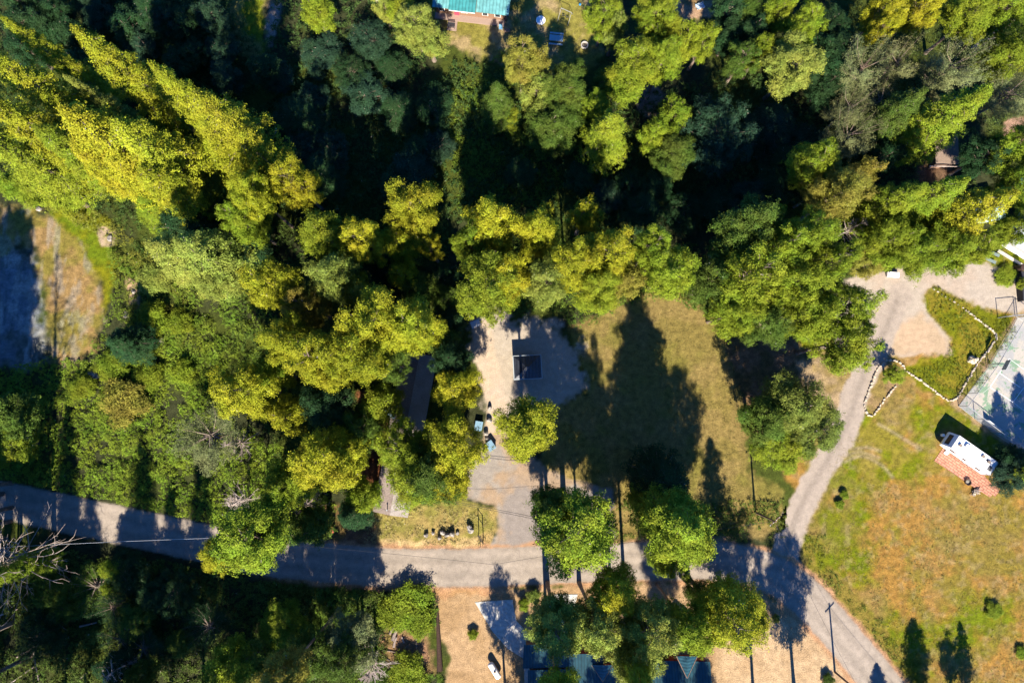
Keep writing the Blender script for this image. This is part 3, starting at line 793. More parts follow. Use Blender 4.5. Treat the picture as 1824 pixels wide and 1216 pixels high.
('small',1322,105,32,14,'M','pale topped crown left of a brighter one, upper right of centre'),
('small',1356,92,28,14,'G','brighter small crown beside the pale topped one'),
('small',1225,68,28,15,'G','left one of two small crowns in the dirt gap at the top'),
('small',1254,72,26,15,'G','right one of two small crowns in the dirt gap at the top'),
('round',1078,22,38,15,'G','crown on the right border of the top yard'),
('small',1097,48,26,14,'L','light crown right of the top yard below a darker one'),
('round',1165,28,40,16,'G','crown at the top edge between the yard and the dirt gap'),
('small',1190,52,28,15,'G','crown bordering the dirt gap at the top from the left'),
('round',1132,112,50,17,'G','biggest bright crown below the top yard'),
('round',1182,105,38,16,'G','bright crown right of the biggest one below the top yard'),
('small',1165,68,26,14,'G','small crown above the biggest one below the top yard'),
('small',1112,150,40,11,'G','low bright crown hanging from the biggest one below the top yard'),
('small',1076,146,28,7,'M','low green tree at the bottom tip of the top yard'),
('round',930,106,38,17,'O','pale yellow crown with grey limbs right below the picnic table yard'),
('small',958,118,28,16,'O','pale yellow crown touching the one below the picnic table yard'),
('small',958,160,38,13,'L','pale crown sloping down from the grey limbed one'),
('round',1000,160,42,13,'M','dim green crown below the shaded part of the top yard'),
('round',985,225,48,12,'M','dappled crown above the twin trunk shadows'),
('cone',1095,205,38,17,'G','upright bright tree left of the dark gap, above the central row'),
('small',1062,190,30,11,'G','green crown beside the upright bright tree above the central row'),
('small',1200,206,34,15,'G','yellow topped left part of a clump in the middle of the dark hollow'),
('small',1165,238,28,14,'G','yellow crown on the lower left of the clump in the dark hollow'),
('broad',1275,240,74,12,'B','broad blue-green shaded crown in the dark hollow'),
('round',1200,275,40,12,'M','green crown under the yellow topped one in the dark hollow'),
('round',740,40,42,13,'L','pale leafy tree left of the teal roofed house'),
('small',765,70,34,11,'L','pale leafy tree below the left end of the teal roof'),
('small',718,20,32,11,'G','leafy tree between the teal roofed house and the white vehicle'),
('small',683,12,22,10,'L','slim tree by the white vehicle at the top edge'),
('small',565,22,34,12,'G','green crown at the top edge right of the sandy path'),
('cone',885,148,30,15,'M','narrow green tree at the head of the long lit strip'),
('small',900,210,26,7,'G','low yellow-green tree half way down the long lit strip'),
# thicket left
('shrub',218,712,46,3.5,'O','broad olive domed shrub in the left thicket'),
('shrub',195,650,32,2.5,'G','yellow-green shrub in front of the pale rocks, left thicket'),
('shrub',270,668,26,2.5,'G','shrub right of the dark hollow in the left thicket'),
('shrub',142,688,26,2.5,'G','low wedge of shrub left of the olive dome'),
('shrub',325,665,24,2.5,'G','shrub beside the orange soil in the left thicket'),
('shrub',275,565,34,3,'G','rounded green shrub above the rocks in the left thicket'),
('shrub',320,575,26,2.5,'G','green shrub right of the rounded one above the rocks'),
('shrub',275,500,34,2.5,'L','pale shrub between the two small cone shadows, left'),
('cone',196,606,32,10,'D','dark small conifer standing at the end of the dry strip'),
('small',20,745,52,9,'M','half shaded tree on the left edge above the road'),
('small',28,792,42,8,'G','green tree on the left edge just above the road shadow'),
('wispy',372,775,56,11,'S','silvery half bare tree with pale limbs in the left thicket'),
('dead',418,790,34,9,'X','bare pale tree on the right of the silvery half bare one'),
('dead',425,895,44,9,'X','bare grey tree at the roadside left of centre'),
('dead',535,905,44,8,'X','bare whitish tree at the roadside by the small red roof'),
('dead',1520,405,34,10,'X','bare grey tree left of the clearing, under the olive crowns'),
('dead',1772,55,36,9,'X','bare brownish tree in the top right corner shade'),
('dead',955,165,18,11,'X','slim bare tree under the pale crowns below the top yard'),
('dead',660,1190,44,8,'X','bare tree among the shrubs at the bottom edge'),
('dead',210,1190,44,9,'X','bare tree in the shade at the bottom edge, left'),
# bottom left
('small',410,1185,46,14,'G','bright tree at the bottom edge below the large roadside crown'),
('small',455,1165,34,11,'M','green tree right of the bright one at the bottom edge'),
('small',200,1012,22,7,'G','small lit tree in the shade just below the road'),
('small',197,1048,18,6,'G','second small lit tree in the shade below the road'),
('round',625,1140,50,13,'S','grey-green crown among the shrubs below the tree shadows'),
('round',560,1165,48,14,'M','green crown at the bottom edge below the tree shadows'),
('small',500,1110,44,7,'G','bushy green tree left of the trunk shadows below the road'),
('shrub',725,1080,46,2.6,'G','bright green shrub bank beside the mulch yard'),
('shrub',700,1100,32,2.6,'G','green shrub left of the bank beside the mulch yard'),
('shrub',745,1110,30,2.4,'G','green shrub above the wood debris'),
('shrub',730,1198,38,2.6,'G','green shrub below the wood debris at the bottom edge'),
('shrub',843,1130,10,1.2,'G','tiny shrub in the mulch left of the concrete driveway'),
('shrub',932,1078,12,1.6,'G','small planting in the mulch island of the driveway'),
('shrub',950,1062,14,1.8,'L','spiky plant beside the base of the driveway tree'),
('shrub',1382,1102,8,1.2,'L','pale round bush on the mulch slope'),
('shrub',1773,1088,16,1.0,'G','dark green bush alone in the open field'),
('shrub',1504,882,9,.9,'G','upper one of two little bushes in the field beside the track'),
('shrub',1496,898,9,.9,'G','lower one of two little bushes in the field beside the track'),
('shrub',1822,1162,12,.9,'G','bush at the right edge low in the open field'),
('shrub',1475,1212,12,1.2,'M','little bush on the mulch slope at the bottom edge'),
('small',1808,845,38,6,'B','blue-green tree at the right end of the white trailer'),
('small',1800,818,30,5,'D','dark tree behind the right end of the white trailer'),
('small',1822,505,11,2.5,'G','small bush by the dark wall on the right edge'),
('shrub',1795,492,22,1.2,'G','low grass bush below the green benches'),
]
for r in T:
    tree(*r)
# tall trees standing just outside the frame whose shadows fall into it
for kind, bx, by, rpx, h, col, label in [
 ('round',1418,1236,50,21,'G','tall pine below the frame casting the long shadow over the road bend'),
 ('round',1345,1250,46,23,'G','pine below the frame beside the road bend shadow tree'),
 ('tall',1640,1236,30,9,'G','small conifer below the frame at the left of three by the field'),
 ('small',1698,1243,24,8,'G','small conifer below the frame in the middle of three by the field'),
 ('cone',1724,1232,16,8.5,'G','small conifer below the frame at the right of three by the field'),
 ('cone',1567,1240,14,4,'M','little conifer below the frame at the edge of the road'),
 ('tall',15,905,48,39,'G','very tall pine left of the frame, nearest the road'),
 ('tall',0,880,50,38,'G','very tall pine left of the frame, further from the road'),
 ('tall',-60,860,50,34,'G','very tall pine far left of the frame'),
 ('tall',30,1010,40,30,'G','tall pine below the road, left of the frame'),
 ('cone',118,985,24,20,'G','slim conifer below the road in the lower left'),
 ('pond',592,1100,40,33,'O','olive pine at the bottom edge whose thick trunk shadow crosses the road'),
 ('round',573,1150,24,17,'M','slender pine rooted in the shrubs below the road'),
 ('round',640,1125,38,17,'M','pine rooted beside the green shrub bank below the road'),
 ('round',900,1225,34,15,'G','pine below the frame shading the concrete driveway'),
 ('tall',1835,845,40,13,'G','tall pine off the right edge beside the court'),
 ('tall',1790,835,26,10,'G','pine off the right edge behind the trailer'),
 ('tall',-90,1250,46,34,'G','first tall pine from the left in the row below the frame, lower left'),
 ('tall',-20,1270,46,32,'G','second tall pine from the left in the row below the frame, lower left'),
 ('tall',50,1262,46,34,'G','third tall pine from the left in the row below the frame, lower left'),
 ('tall',105,1285,46,33,'G','fourth tall pine from the left in the row below the frame, lower left'),
 ('tall',150,1255,46,26,'G','fifth tall pine from the left in the row below the frame, lower left'),
 ('tall',245,1250,46,33,'G','sixth tall pine from the left in the row below the frame, lower left'),
 ('tall',300,1290,46,30,'G','seventh tall pine from the left in the row below the frame, lower left'),
 ('tall',355,1262,46,32,'G','eighth tall pine from the left in the row below the frame, lower left'),
 ('tall',420,1300,46,30,'G','ninth tall pine from the left in the row below the frame, lower left'),
 ('tall',480,1275,46,28,'G','tenth tall pine from the left in the row below the frame, lower left'),
 ('tall',535,1320,46,30,'G','eleventh tall pine from the left in the row below the frame, lower left'),
 ('tall',950,1390,52,20,'G','first pine from the left behind the dark teal house, below the frame'),
 ('tall',1010,1375,52,20,'G','second pine from the left behind the dark teal house, below the frame'),
 ('tall',1075,1390,52,21,'G','third pine from the left behind the dark teal house, below the frame'),
 ('tall',1140,1380,52,20,'G','fourth pine from the left behind the dark teal house, below the frame'),
 ('tall',1200,1385,52,20,'G','fifth pine from the left behind the dark teal house, below the frame'),
 ('tall',1255,1400,52,20,'G','sixth pine from the left behind the dark teal house, below the frame'),
 ('tall',1105,1330,52,14,'G','seventh pine from the left behind the dark teal house, below the frame'),
 ('tall',985,1330,52,15,'G','eighth pine from the left behind the dark teal house, below the frame'),
 ('tall',-20,700,46,28,'G','first tall pine beyond the left edge, north of the road'),
 ('tall',-70,690,46,28,'G','second tall pine beyond the left edge, north of the road'),
 ('tall',12,930,46,38,'G','third tall pine beyond the left edge, north of the road'),
 ('tall',-34,930,46,38,'G','fourth tall pine beyond the left edge, north of the road'),
 ('pond',20,1110,50,32,'G','first pine beyond the left edge, south of the road'),
 ('pond',-40,1060,50,32,'G','second pine beyond the left edge, south of the road'),
 ('pond',50,1170,50,32,'G','third pine beyond the left edge, south of the road'),
 ('pond',-30,1160,50,34,'G','fourth pine beyond the left edge, south of the road'),
 ('pond',10,1010,50,32,'G','fifth pine beyond the left edge, south of the road'),
 ('pond',-70,1000,50,34,'G','sixth pine beyond the left edge, south of the road'),
 ('pond',20,860,52,36,'G','first tall pine left of the frame with a bare lower trunk'),
 ('pond',18,815,52,33,'G','second tall pine left of the frame with a bare lower trunk'),
 ('pond',-40,800,52,30,'G','third tall pine left of the frame with a bare lower trunk'),
 ('pond',-10,760,52,26,'G','fourth tall pine left of the frame with a bare lower trunk'),
 ('pond',6,960,52,38,'G','fifth tall pine left of the frame with a bare lower trunk'),
 ('pond',1198,1350,46,33,'G','very tall pine far behind the dark teal house'),
 ('pond',974,1112,44,37,'G','very tall bare stemmed pine by the dark teal house, shading the pavilion'),
 ('pond',1086,1096,24,36,'G','very tall bare stemmed pine shading the west lawn'),
]:
    z0 = 0
    H0, R0, zc, _ = PROTO[kind]
    b_ = at(bx, by, 0); zz = h if zc is None else h * zc
    # pixel of the crown for a tree rooted here
    k_ = HC / (HC - zz)
    nx, ny = 912.0, 608 + FPX * math.tan(PITCH)
    tree(kind, nx + (bx - nx) * k_, ny + (by - ny) * k_, rpx, h, col, label)

LM = [(890,40,'teal roofed house'), (990,75,'picnic table'), (1041,82,'concrete fire ring'), (740,40,'pale leafy tree beside the teal roof'), (565,22,'green crown by the sandy path'), (495,40,'sandy path'),
 (350,168,'lower end of the diagonal row'), (250,110,'middle of the diagonal row'), (130,48,'tip of the diagonal row'), (524,322,'lone round yellow crown'), (738,372,'half shaded yellow crown'), (830,230,'long lit strip'),
 (885,148,'head of the lit strip'), (985,225,'dappled crown above the central row'), (1040,382,'small separate crown above the central row'), (1160,440,'shaded top of the central row'), (1275,240,'broad blue-green crown'), (1165,238,'yellow crown in the dark hollow'),
 (1330,410,'dark topped crown of the central row'), (1432,425,'high green crown by the bare tree'), (1450,290,'bright crown right of the hollow'), (1410,118,'pale round crown, upper right'), (1542,118,'wispy pine with bare fork'), (1515,238,'lowest wispy pine'), (1668,275,'brown cabin roof'),
 (1765,155,'pointed conifer above the cabin'), (1225,68,'dirt gap at the top'), (1322,105,'pale topped small crown'), (250,352,'feathery young conifer'), (432,395,'green crown below the paired yellow ones'), (380,490,'pale grey-green crown'), (865,515,'wide crown above the lane'),
 (735,580,'large yellow crown west of the lane'), (645,500,'light green centre-left crown'), (712,432,'small yellow crescent crown'), (98,970,'very tall bare tree'), (200,1012,'small lit tree below the road'), (200,1052,'lower small lit tree'), (370,965,'left end of the roadside crown'), (410,1185,'bright tree at the bottom edge'),
 (155,1112,'brightest fallen log'), (210,1190,'bare tree at the bottom edge'), (60,1190,'fallen trunks at the bottom left'), (114,134,'small light green conifer'), (108,192,'broadest upper left conifer'), (2,30,'conifer under the top left corner'), (250,965,'road left of the overhanging crown'), (300,1000,'shaded road verge'), (1180,300,'green crown under the yellow topped one'),
 (660,130,'upper middle of the shaded hollow'), (600,230,'left middle of the shaded hollow'), (400,60,'sunlit grass at the top edge'), (1500,40,'dark gap at the top right'), (1345,40,'top edge right of the dirt gap')]
seen_ = set()
def place_label(x, y, cc, kd):
    col_ = 'dark' if cc in 'DB' else 'greyish' if cc == 'S' else 'dim green'
    kd_ = {'wispy': 'wispy tree', 'broad': 'wide crown', 'cone': 'pointed conifer', 'round': 'rounded tree'}.get(kd, 'small tree')
    for lx, ly, nm_ in sorted(LM, key=lambda q: (q[0] - x) ** 2 + (q[1] - y) ** 2)[:14]:
        dx_, dy_ = x - lx, ly - y; d_ = math.hypot(dx_, dy_)
        v_ = 'above' if dy_ > 0 else 'below'; h_ = 'right' if dx_ > 0 else 'left'
        t_ = abs(math.degrees(math.atan2(abs(dy_), abs(dx_))))
        dr = v_ if t_ > 67 else h_ + ' of' if t_ < 23 else v_ + ' and ' + h_ + ' of'
        pre = 'shaded ' + col_ + ' ' + kd_ + ' ' + ('just ' if d_ < 55 else '') + dr + ' the ' + nm_
        if len(pre.split()) <= 16 and pre not in seen_:
            seen_.add(pre); return pre
    return pre
# dark trees of the shaded hollow and other woods that nothing tells apart
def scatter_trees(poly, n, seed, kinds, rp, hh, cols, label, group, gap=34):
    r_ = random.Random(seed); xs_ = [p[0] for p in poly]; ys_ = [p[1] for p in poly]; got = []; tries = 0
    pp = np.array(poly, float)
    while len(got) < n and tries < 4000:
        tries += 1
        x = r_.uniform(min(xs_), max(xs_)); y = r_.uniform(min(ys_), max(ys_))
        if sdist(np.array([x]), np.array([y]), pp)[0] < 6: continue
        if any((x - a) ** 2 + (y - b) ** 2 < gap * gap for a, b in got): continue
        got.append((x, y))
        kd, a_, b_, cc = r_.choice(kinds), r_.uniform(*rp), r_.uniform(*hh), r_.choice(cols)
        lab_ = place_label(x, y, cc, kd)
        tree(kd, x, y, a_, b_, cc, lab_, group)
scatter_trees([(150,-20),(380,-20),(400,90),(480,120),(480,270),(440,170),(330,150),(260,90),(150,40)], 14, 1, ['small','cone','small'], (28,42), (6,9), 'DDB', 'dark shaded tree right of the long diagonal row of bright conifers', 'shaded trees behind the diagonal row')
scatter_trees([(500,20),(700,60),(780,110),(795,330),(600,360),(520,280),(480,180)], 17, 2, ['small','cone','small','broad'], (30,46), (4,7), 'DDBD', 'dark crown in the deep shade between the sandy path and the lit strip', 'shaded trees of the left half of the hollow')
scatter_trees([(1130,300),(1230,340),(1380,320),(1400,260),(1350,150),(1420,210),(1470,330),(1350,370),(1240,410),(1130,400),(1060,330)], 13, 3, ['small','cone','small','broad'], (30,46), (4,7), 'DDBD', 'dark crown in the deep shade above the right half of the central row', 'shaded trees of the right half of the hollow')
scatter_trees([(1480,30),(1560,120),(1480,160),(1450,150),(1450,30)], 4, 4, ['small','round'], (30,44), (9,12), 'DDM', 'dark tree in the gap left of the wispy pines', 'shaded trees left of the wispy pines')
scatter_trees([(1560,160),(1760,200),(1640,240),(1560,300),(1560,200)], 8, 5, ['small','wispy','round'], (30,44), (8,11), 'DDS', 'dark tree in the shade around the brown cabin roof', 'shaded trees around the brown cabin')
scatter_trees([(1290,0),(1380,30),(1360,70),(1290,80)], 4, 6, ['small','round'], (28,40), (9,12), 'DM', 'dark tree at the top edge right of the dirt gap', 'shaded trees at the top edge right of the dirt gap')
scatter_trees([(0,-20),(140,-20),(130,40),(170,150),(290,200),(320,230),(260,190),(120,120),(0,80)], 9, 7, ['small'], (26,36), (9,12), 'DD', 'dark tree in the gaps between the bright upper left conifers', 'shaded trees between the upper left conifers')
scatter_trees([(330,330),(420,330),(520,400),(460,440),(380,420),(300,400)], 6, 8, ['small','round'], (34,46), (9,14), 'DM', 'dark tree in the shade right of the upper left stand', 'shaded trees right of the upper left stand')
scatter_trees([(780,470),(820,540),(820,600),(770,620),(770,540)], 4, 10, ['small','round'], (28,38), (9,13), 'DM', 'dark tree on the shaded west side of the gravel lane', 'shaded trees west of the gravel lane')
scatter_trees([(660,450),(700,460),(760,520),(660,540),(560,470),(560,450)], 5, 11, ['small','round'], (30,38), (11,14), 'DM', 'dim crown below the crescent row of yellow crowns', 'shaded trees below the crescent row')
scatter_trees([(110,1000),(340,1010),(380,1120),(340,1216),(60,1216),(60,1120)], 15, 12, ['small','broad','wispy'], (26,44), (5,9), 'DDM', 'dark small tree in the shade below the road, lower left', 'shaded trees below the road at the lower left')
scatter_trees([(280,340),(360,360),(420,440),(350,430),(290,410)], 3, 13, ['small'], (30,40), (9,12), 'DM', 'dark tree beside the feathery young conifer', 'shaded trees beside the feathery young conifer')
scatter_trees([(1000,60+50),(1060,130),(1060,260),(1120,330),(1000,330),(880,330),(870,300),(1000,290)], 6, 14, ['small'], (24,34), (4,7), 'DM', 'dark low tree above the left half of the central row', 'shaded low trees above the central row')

# the very tall bare tree at the lower left, its lowest limbs inside the frame
def snag():
    b_ = at(96, 975, 0)
    t = thing('dead_tree', 'very tall bare tree with whitish limbs reaching in at the lower left edge', 'dead tree', (b_.x, b_.y, 0))
    mb_, tw_ = dead_mb(91, H=38, R=8.5, n=150, base=.12, up=.05, twigs=4, r0=.42)
    mb_.build('trunk', M_deadwood, t); tw_.build('branches', M_deadwood, t)
snag()

# ---------------------------------------------------------------- undergrowth (uncountable)
def in_any(X, Y, polys):
    d = np.full(X.shape, -1e9)
    for p in polys: d = np.maximum(d, sdist(X, Y, p))
    return d
def undergrowth(name, label, cat, poly, dens, h, col, leaf, seed, avoid=(), holes=.30, sc=2.2, per=4):
    rs = np.random.RandomState(seed)
    P_ = [(p.x, p.y) for p in pts(poly)]
    xs_ = [p[0] for p in P_]; ys_ = [p[1] for p in P_]
    A = (max(xs_) - min(xs_)) * (max(ys_) - min(ys_)); N = int(A * dens)
    X = rs.uniform(min(xs_), max(xs_), N); Y = rs.uniform(min(ys_), max(ys_), N)
    wob = (fnoise(X, Y, 1.5, seed) - .5) * 2.2
    ok = sdist(X, Y, P_) + wob > 0
    ok &= np.abs(linedist(X, Y, road_line)) > ROAD_HW + .5 + wob * .35
    for a in avoid: ok &= sdist(X, Y, Zp[a]) < 0
    m = fnoise(X, Y, sc, seed + 3, 3)
    ok &= m + rs.normal(0, .05, N) > holes
    X, Y, m = X[ok], Y[ok], m[ok]
    hgt = np.clip((m - holes) / .35, .04, 1) * h * (.75 + .5 * vnoise(X, Y, .7, seed + 9))
    c = np.stack([X, Y, hgt * rs.uniform(.55, 1, len(X)) + .05], 1)
    n = np.stack([rs.normal(0, .3, len(X)), rs.normal(0, .3, len(X)), np.ones(len(X))], 1)
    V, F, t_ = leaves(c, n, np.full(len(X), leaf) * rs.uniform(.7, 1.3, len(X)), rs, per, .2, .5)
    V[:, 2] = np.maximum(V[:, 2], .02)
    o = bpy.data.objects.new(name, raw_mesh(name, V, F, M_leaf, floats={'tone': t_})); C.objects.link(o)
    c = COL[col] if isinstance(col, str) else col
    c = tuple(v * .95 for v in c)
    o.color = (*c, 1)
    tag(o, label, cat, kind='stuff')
undergrowth('undergrowth', 'tangled bright green bushes covering the slope above the road, left', 'undergrowth',
  [(100,640),(170,640),(240,560),(330,560),(400,600),(420,760),(520,800),(600,900),(560,985),(370,960),(250,935),(100,900),(-60,870),(-60,660)], 17, 1.3, (.185, .25, .022), .30, 101, holes=.34)
undergrowth('undergrowth', 'pale yellow-green scrub between the dry strip and the leaning conifers', 'undergrowth',
  [(20,330),(120,360),(200,395),(250,430),(300,500),(350,560),(330,620),(240,600),(225,520),(200,480),(200,430),(120,395),(60,370)], 12, 1.1, (.19, .20, .03), .30, 102, holes=.38)
undergrowth('undergrowth', 'shaded darkened undergrowth filling the hollow above the central row', 'undergrowth',
  [(150,-60),(380,-60),(470,100),(520,-60),(760,-60),(765,60),(800,110),(900,120),(1100,180),(1230,150),(1420,60),(1480,330),(1300,420),(1100,420),(820,400),(560,420),(430,330),(330,160)], 3.2, 1.6, (.05, .085, .02), .5, 103, holes=.33, per=5)  # shade of the hollow is put into this low leaf colour
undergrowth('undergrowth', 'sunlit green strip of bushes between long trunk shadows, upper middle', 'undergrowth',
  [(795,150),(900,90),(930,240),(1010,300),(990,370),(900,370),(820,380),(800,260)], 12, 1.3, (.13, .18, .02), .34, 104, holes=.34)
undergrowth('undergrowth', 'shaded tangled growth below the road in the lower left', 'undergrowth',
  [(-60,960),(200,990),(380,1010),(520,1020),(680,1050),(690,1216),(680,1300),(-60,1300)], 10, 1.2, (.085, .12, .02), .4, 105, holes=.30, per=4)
undergrowth('undergrowth', 'bright green bank of bushes between the road and the wood debris', 'undergrowth',
  [(560,1045),(680,1052),(770,1050),(785,1110),(760,1140),(790,1216),(800,1260),(600,1260),(560,1150)], 20, 1.2, (.11, .17, .02), .32, 106, avoid=('logs',), holes=.34)
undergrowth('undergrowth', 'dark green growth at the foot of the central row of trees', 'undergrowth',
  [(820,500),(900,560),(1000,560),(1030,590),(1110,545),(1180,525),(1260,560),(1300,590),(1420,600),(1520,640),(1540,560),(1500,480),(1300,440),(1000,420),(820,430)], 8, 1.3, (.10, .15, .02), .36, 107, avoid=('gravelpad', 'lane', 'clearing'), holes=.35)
undergrowth('undergrowth', 'mixed shaded undergrowth beneath the trees of the top right', 'undergrowth',
  [(1290,-60),(1900,-60),(1900,330),(1620,440),(1480,480),(1430,300),(1380,100)], 4.0, 1.0, (.08, .11, .025), .4, 108, avoid=('cabin', 'rightdirt'), holes=.42)
undergrowth('grass', 'long green grass in the stone edged island by the court', 'grass',
  [(1662,512),(1690,525),(1740,548),(1800,560),(1808,590),(1770,650),(1735,700),(1700,708),(1640,680),(1620,660),(1690,636),(1697,600),(1658,555),(1650,525)], 16, .35, (.14, .16, .015), .24, 109, holes=.40, sc=1.4, per=3)
undergrowth('grass', 'green grass verge along the right side of the road bend', 'grass',
  [(1430,950),(1470,960),(1478,1010),(1560,1095),(1640,1185),(1720,1320),(1680,1320),(1595,1190),(1520,1098),(1445,1030)], 16, .4, (.13, .15, .02), .24, 110, holes=.38, sc=1.4, per=3)
undergrowth('grass', 'scattered green tufts across the open field', 'grass',
  [(1480,860),(1600,860),(1700,900),(1860,880),(1860,1260),(1660,1230),(1560,1090),(1470,990)], 4, .12, (.22, .19, .05), .2, 111, holes=.50, sc=3.0, per=3)
undergrowth('undergrowth', 'low shaded shrubs at the foot of the lawn by the road', 'undergrowth',
  [(1080,890),(1400,890),(1400,960),(1240,975),(1090,968)], 12, 1.0, (.10, .13, .02), .32, 112, holes=.45, per=4)
undergrowth('grass', 'straw coloured grass tufts in the front yard by the driveway', 'grass',
  [(660,905),(800,905),(870,920),(880,945),(866,974),(790,980),(690,980),(645,968)], 14, .25, (.34, .27, .11), .24, 113, holes=.46, sc=1.6, per=3)
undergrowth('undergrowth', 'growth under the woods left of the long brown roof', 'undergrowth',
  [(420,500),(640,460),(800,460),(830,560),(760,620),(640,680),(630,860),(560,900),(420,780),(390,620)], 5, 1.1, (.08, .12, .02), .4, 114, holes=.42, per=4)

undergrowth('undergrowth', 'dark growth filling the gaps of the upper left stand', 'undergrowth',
  [(-100,-60),(400,-60),(440,200),(460,400),(330,420),(200,380),(60,330),(-100,330)], 5, 1.5, (.045, .075, .018), .45, 115, holes=.30, per=4)  # shade between the crowns is put into the dark leaf colour

undergrowth('undergrowth', 'green scrub covering the slope between the leaning conifers and the bright cluster', 'undergrowth',
  [(190,440),(260,470),(400,500),(500,560),(480,640),(400,660),(330,680),(200,660),(150,660),(185,580),(210,520)], 12, 1.6, (.15, .205, .022), .30, 116, holes=.40, per=4)
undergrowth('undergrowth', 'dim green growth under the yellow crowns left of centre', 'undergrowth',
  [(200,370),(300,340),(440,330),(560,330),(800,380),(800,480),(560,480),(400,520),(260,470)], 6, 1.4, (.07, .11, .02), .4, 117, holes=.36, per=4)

undergrowth('grass', 'short dry grass covering the lawn beside the gravel yard', 'grass',
  [(1045,600),(1100,560),(1210,545),(1260,590),(1290,650),(1325,760),(1330,860),(1300,900),(1240,880),(1100,800),(1040,720)], 9, .10, (.20, .165, .055), .16, 118, holes=.38, sc=1.2, per=2)
undergrowth('grass', 'short mixed grass of the open field', 'grass',
  [(1500,780),(1560,750),(1680,860),(1800,900),(1900,900),(1900,1260),(1680,1240),(1560,1080),(1470,980),(1460,900)], 8, .10, (.215, .165, .05), .14, 119, holes=.40, sc=1.4, per=2)

# ================================================================= BUILDINGS
def metal_roof(name, col, rz, period=.45, rough=.45):
    """standing seam metal: ribs every 'period' metres running at angle rz"""
    m = bpy.data.materials.new(name); m.use_nodes = True
    t = m.node_tree; n = t.nodes; l = t.links; b = n['Principled BSDF']
    b.inputs['Roughness'].default_value = rough; b.inputs['Metallic'].default_value = .15
    geo = n.new('ShaderNodeNewGeometry')
    mp = n.new('ShaderNodeMapping'); mp.vector_type = 'TEXTURE'; mp.inputs['Rotation'].default_value = (0, 0, rz)
    l.new(geo.outputs['Position'], mp.inputs['Vector'])
    wv = n.new('ShaderNodeTexWave'); wv.wave_type = 'BANDS'; wv.bands_direction = 'X'; wv.inputs['Scale'].default_value = 2 * math.pi / period / 20 * 1.0
    l.new(mp.outputs[0], wv.inputs['Vector'])
    nz = n.new('ShaderNodeTexNoise'); nz.inputs['Scale'].default_value = 1.3; nz.inputs['Detail'].default_value = 8
    l.new(geo.outputs['Position'], nz.inputs['Vector'])
    r0 = n.new('ShaderNodeMapRange'); r0.inputs['From Min'].default_value = .3; r0.inputs['From Max'].default_value = .7; r0.inputs['To Min'].default_value = .72; r0.inputs['To Max'].default_value = 1.25
    l.new(nz.outputs['Fac'], r0.inputs['Value'])
    rr = n.new('ShaderNodeMapRange'); rr.inputs['From Min'].default_value = 0; rr.inputs['From Max'].default_value = .25; rr.inputs['To Min'].default_value = .62; rr.inputs['To Max'].default_value = 1
    l.new(wv.outputs['Fac'], rr.inputs['Value'])
    mu = n.new('ShaderNodeMath'); mu.operation = 'MULTIPLY'; l.new(r0.outputs[0], mu.inputs[0]); l.new(rr.outputs[0], mu.inputs[1])
    vm = n.new('ShaderNodeVectorMath'); vm.operation = 'SCALE'; vm.inputs[0].default_value = col
    l.new(mu.outputs[0], vm.inputs['Scale']); l.new(vm.outputs[0], b.inputs['Base Color'])
    bp = n.new('ShaderNodeBump'); bp.inputs['Strength'].default_value = .6; bp.inputs['Distance'].default_value = .04
    l.new(wv.outputs['Fac'], bp.inputs['Height']); l.new(bp.outputs[0], b.inputs['Normal'])
    return m
M_wood = mat('brown_siding', (.20, .12, .08), .8, .25, 8)
M_deck = mat('pinkish_deck', (.26, .19, .155), .8, .2, 10)
M_white = mat('white_paint', (.8, .8, .79), .4, .04, 2)
M_whitemetal = mat('white_metal', (.72, .76, .80), .4, .12, 1.2, col2=(.6, .66, .72))
M_dark = mat('dark_trim', (.03, .03, .035), .6, .2, 5)
M_black = mat('black_rubber', (.02, .02, .02), .7, .1, 5)
M_red = mat('barn_red', (.28, .05, .03), .7, .2, 4)
M_glass = mat('dark_glass', (.02, .03, .04), .08, 0, 1, spec=.8)
M_conc = mat('concrete', (.42, .40, .36), .9, .10, 3, col2=(.36, .34, .31), bump=.1)
M_steel = mat('galvanised_steel', (.35, .36, .37), .5, .1, 6, metal=.4)
M_rock = mat('granite_rock', (.31, .28, .25), .9, .35, 5, col2=(.15, .135, .12), nscale2=1.5, bump=.5)
M_pale = mat('pale_stone', (.47, .40, .30), .9, .25, 6, col2=(.36, .30, .23), nscale2=2, bump=.3)
M_blue = mat('blue_plastic', (.12, .26, .38), .5, .15, 4)
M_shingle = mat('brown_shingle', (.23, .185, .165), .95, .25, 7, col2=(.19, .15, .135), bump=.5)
M_shingle_lit = mat('lit_shingle', (.30, .265, .24), .95, .2, 7, col2=(.26, .225, .2), bump=.5)  # same shingle, with the brighter light on the east slope put into colour

def local(px, py, rz):
    """returns (origin, function world->local 2d)"""
    o = at(px, py, 0); a, b = math.cos(rz), math.sin(rz)
    return o, lambda p: ((p.x - o.x) * a + (p.y - o.y) * b, -(p.x - o.x) * b + (p.y - o.y) * a)

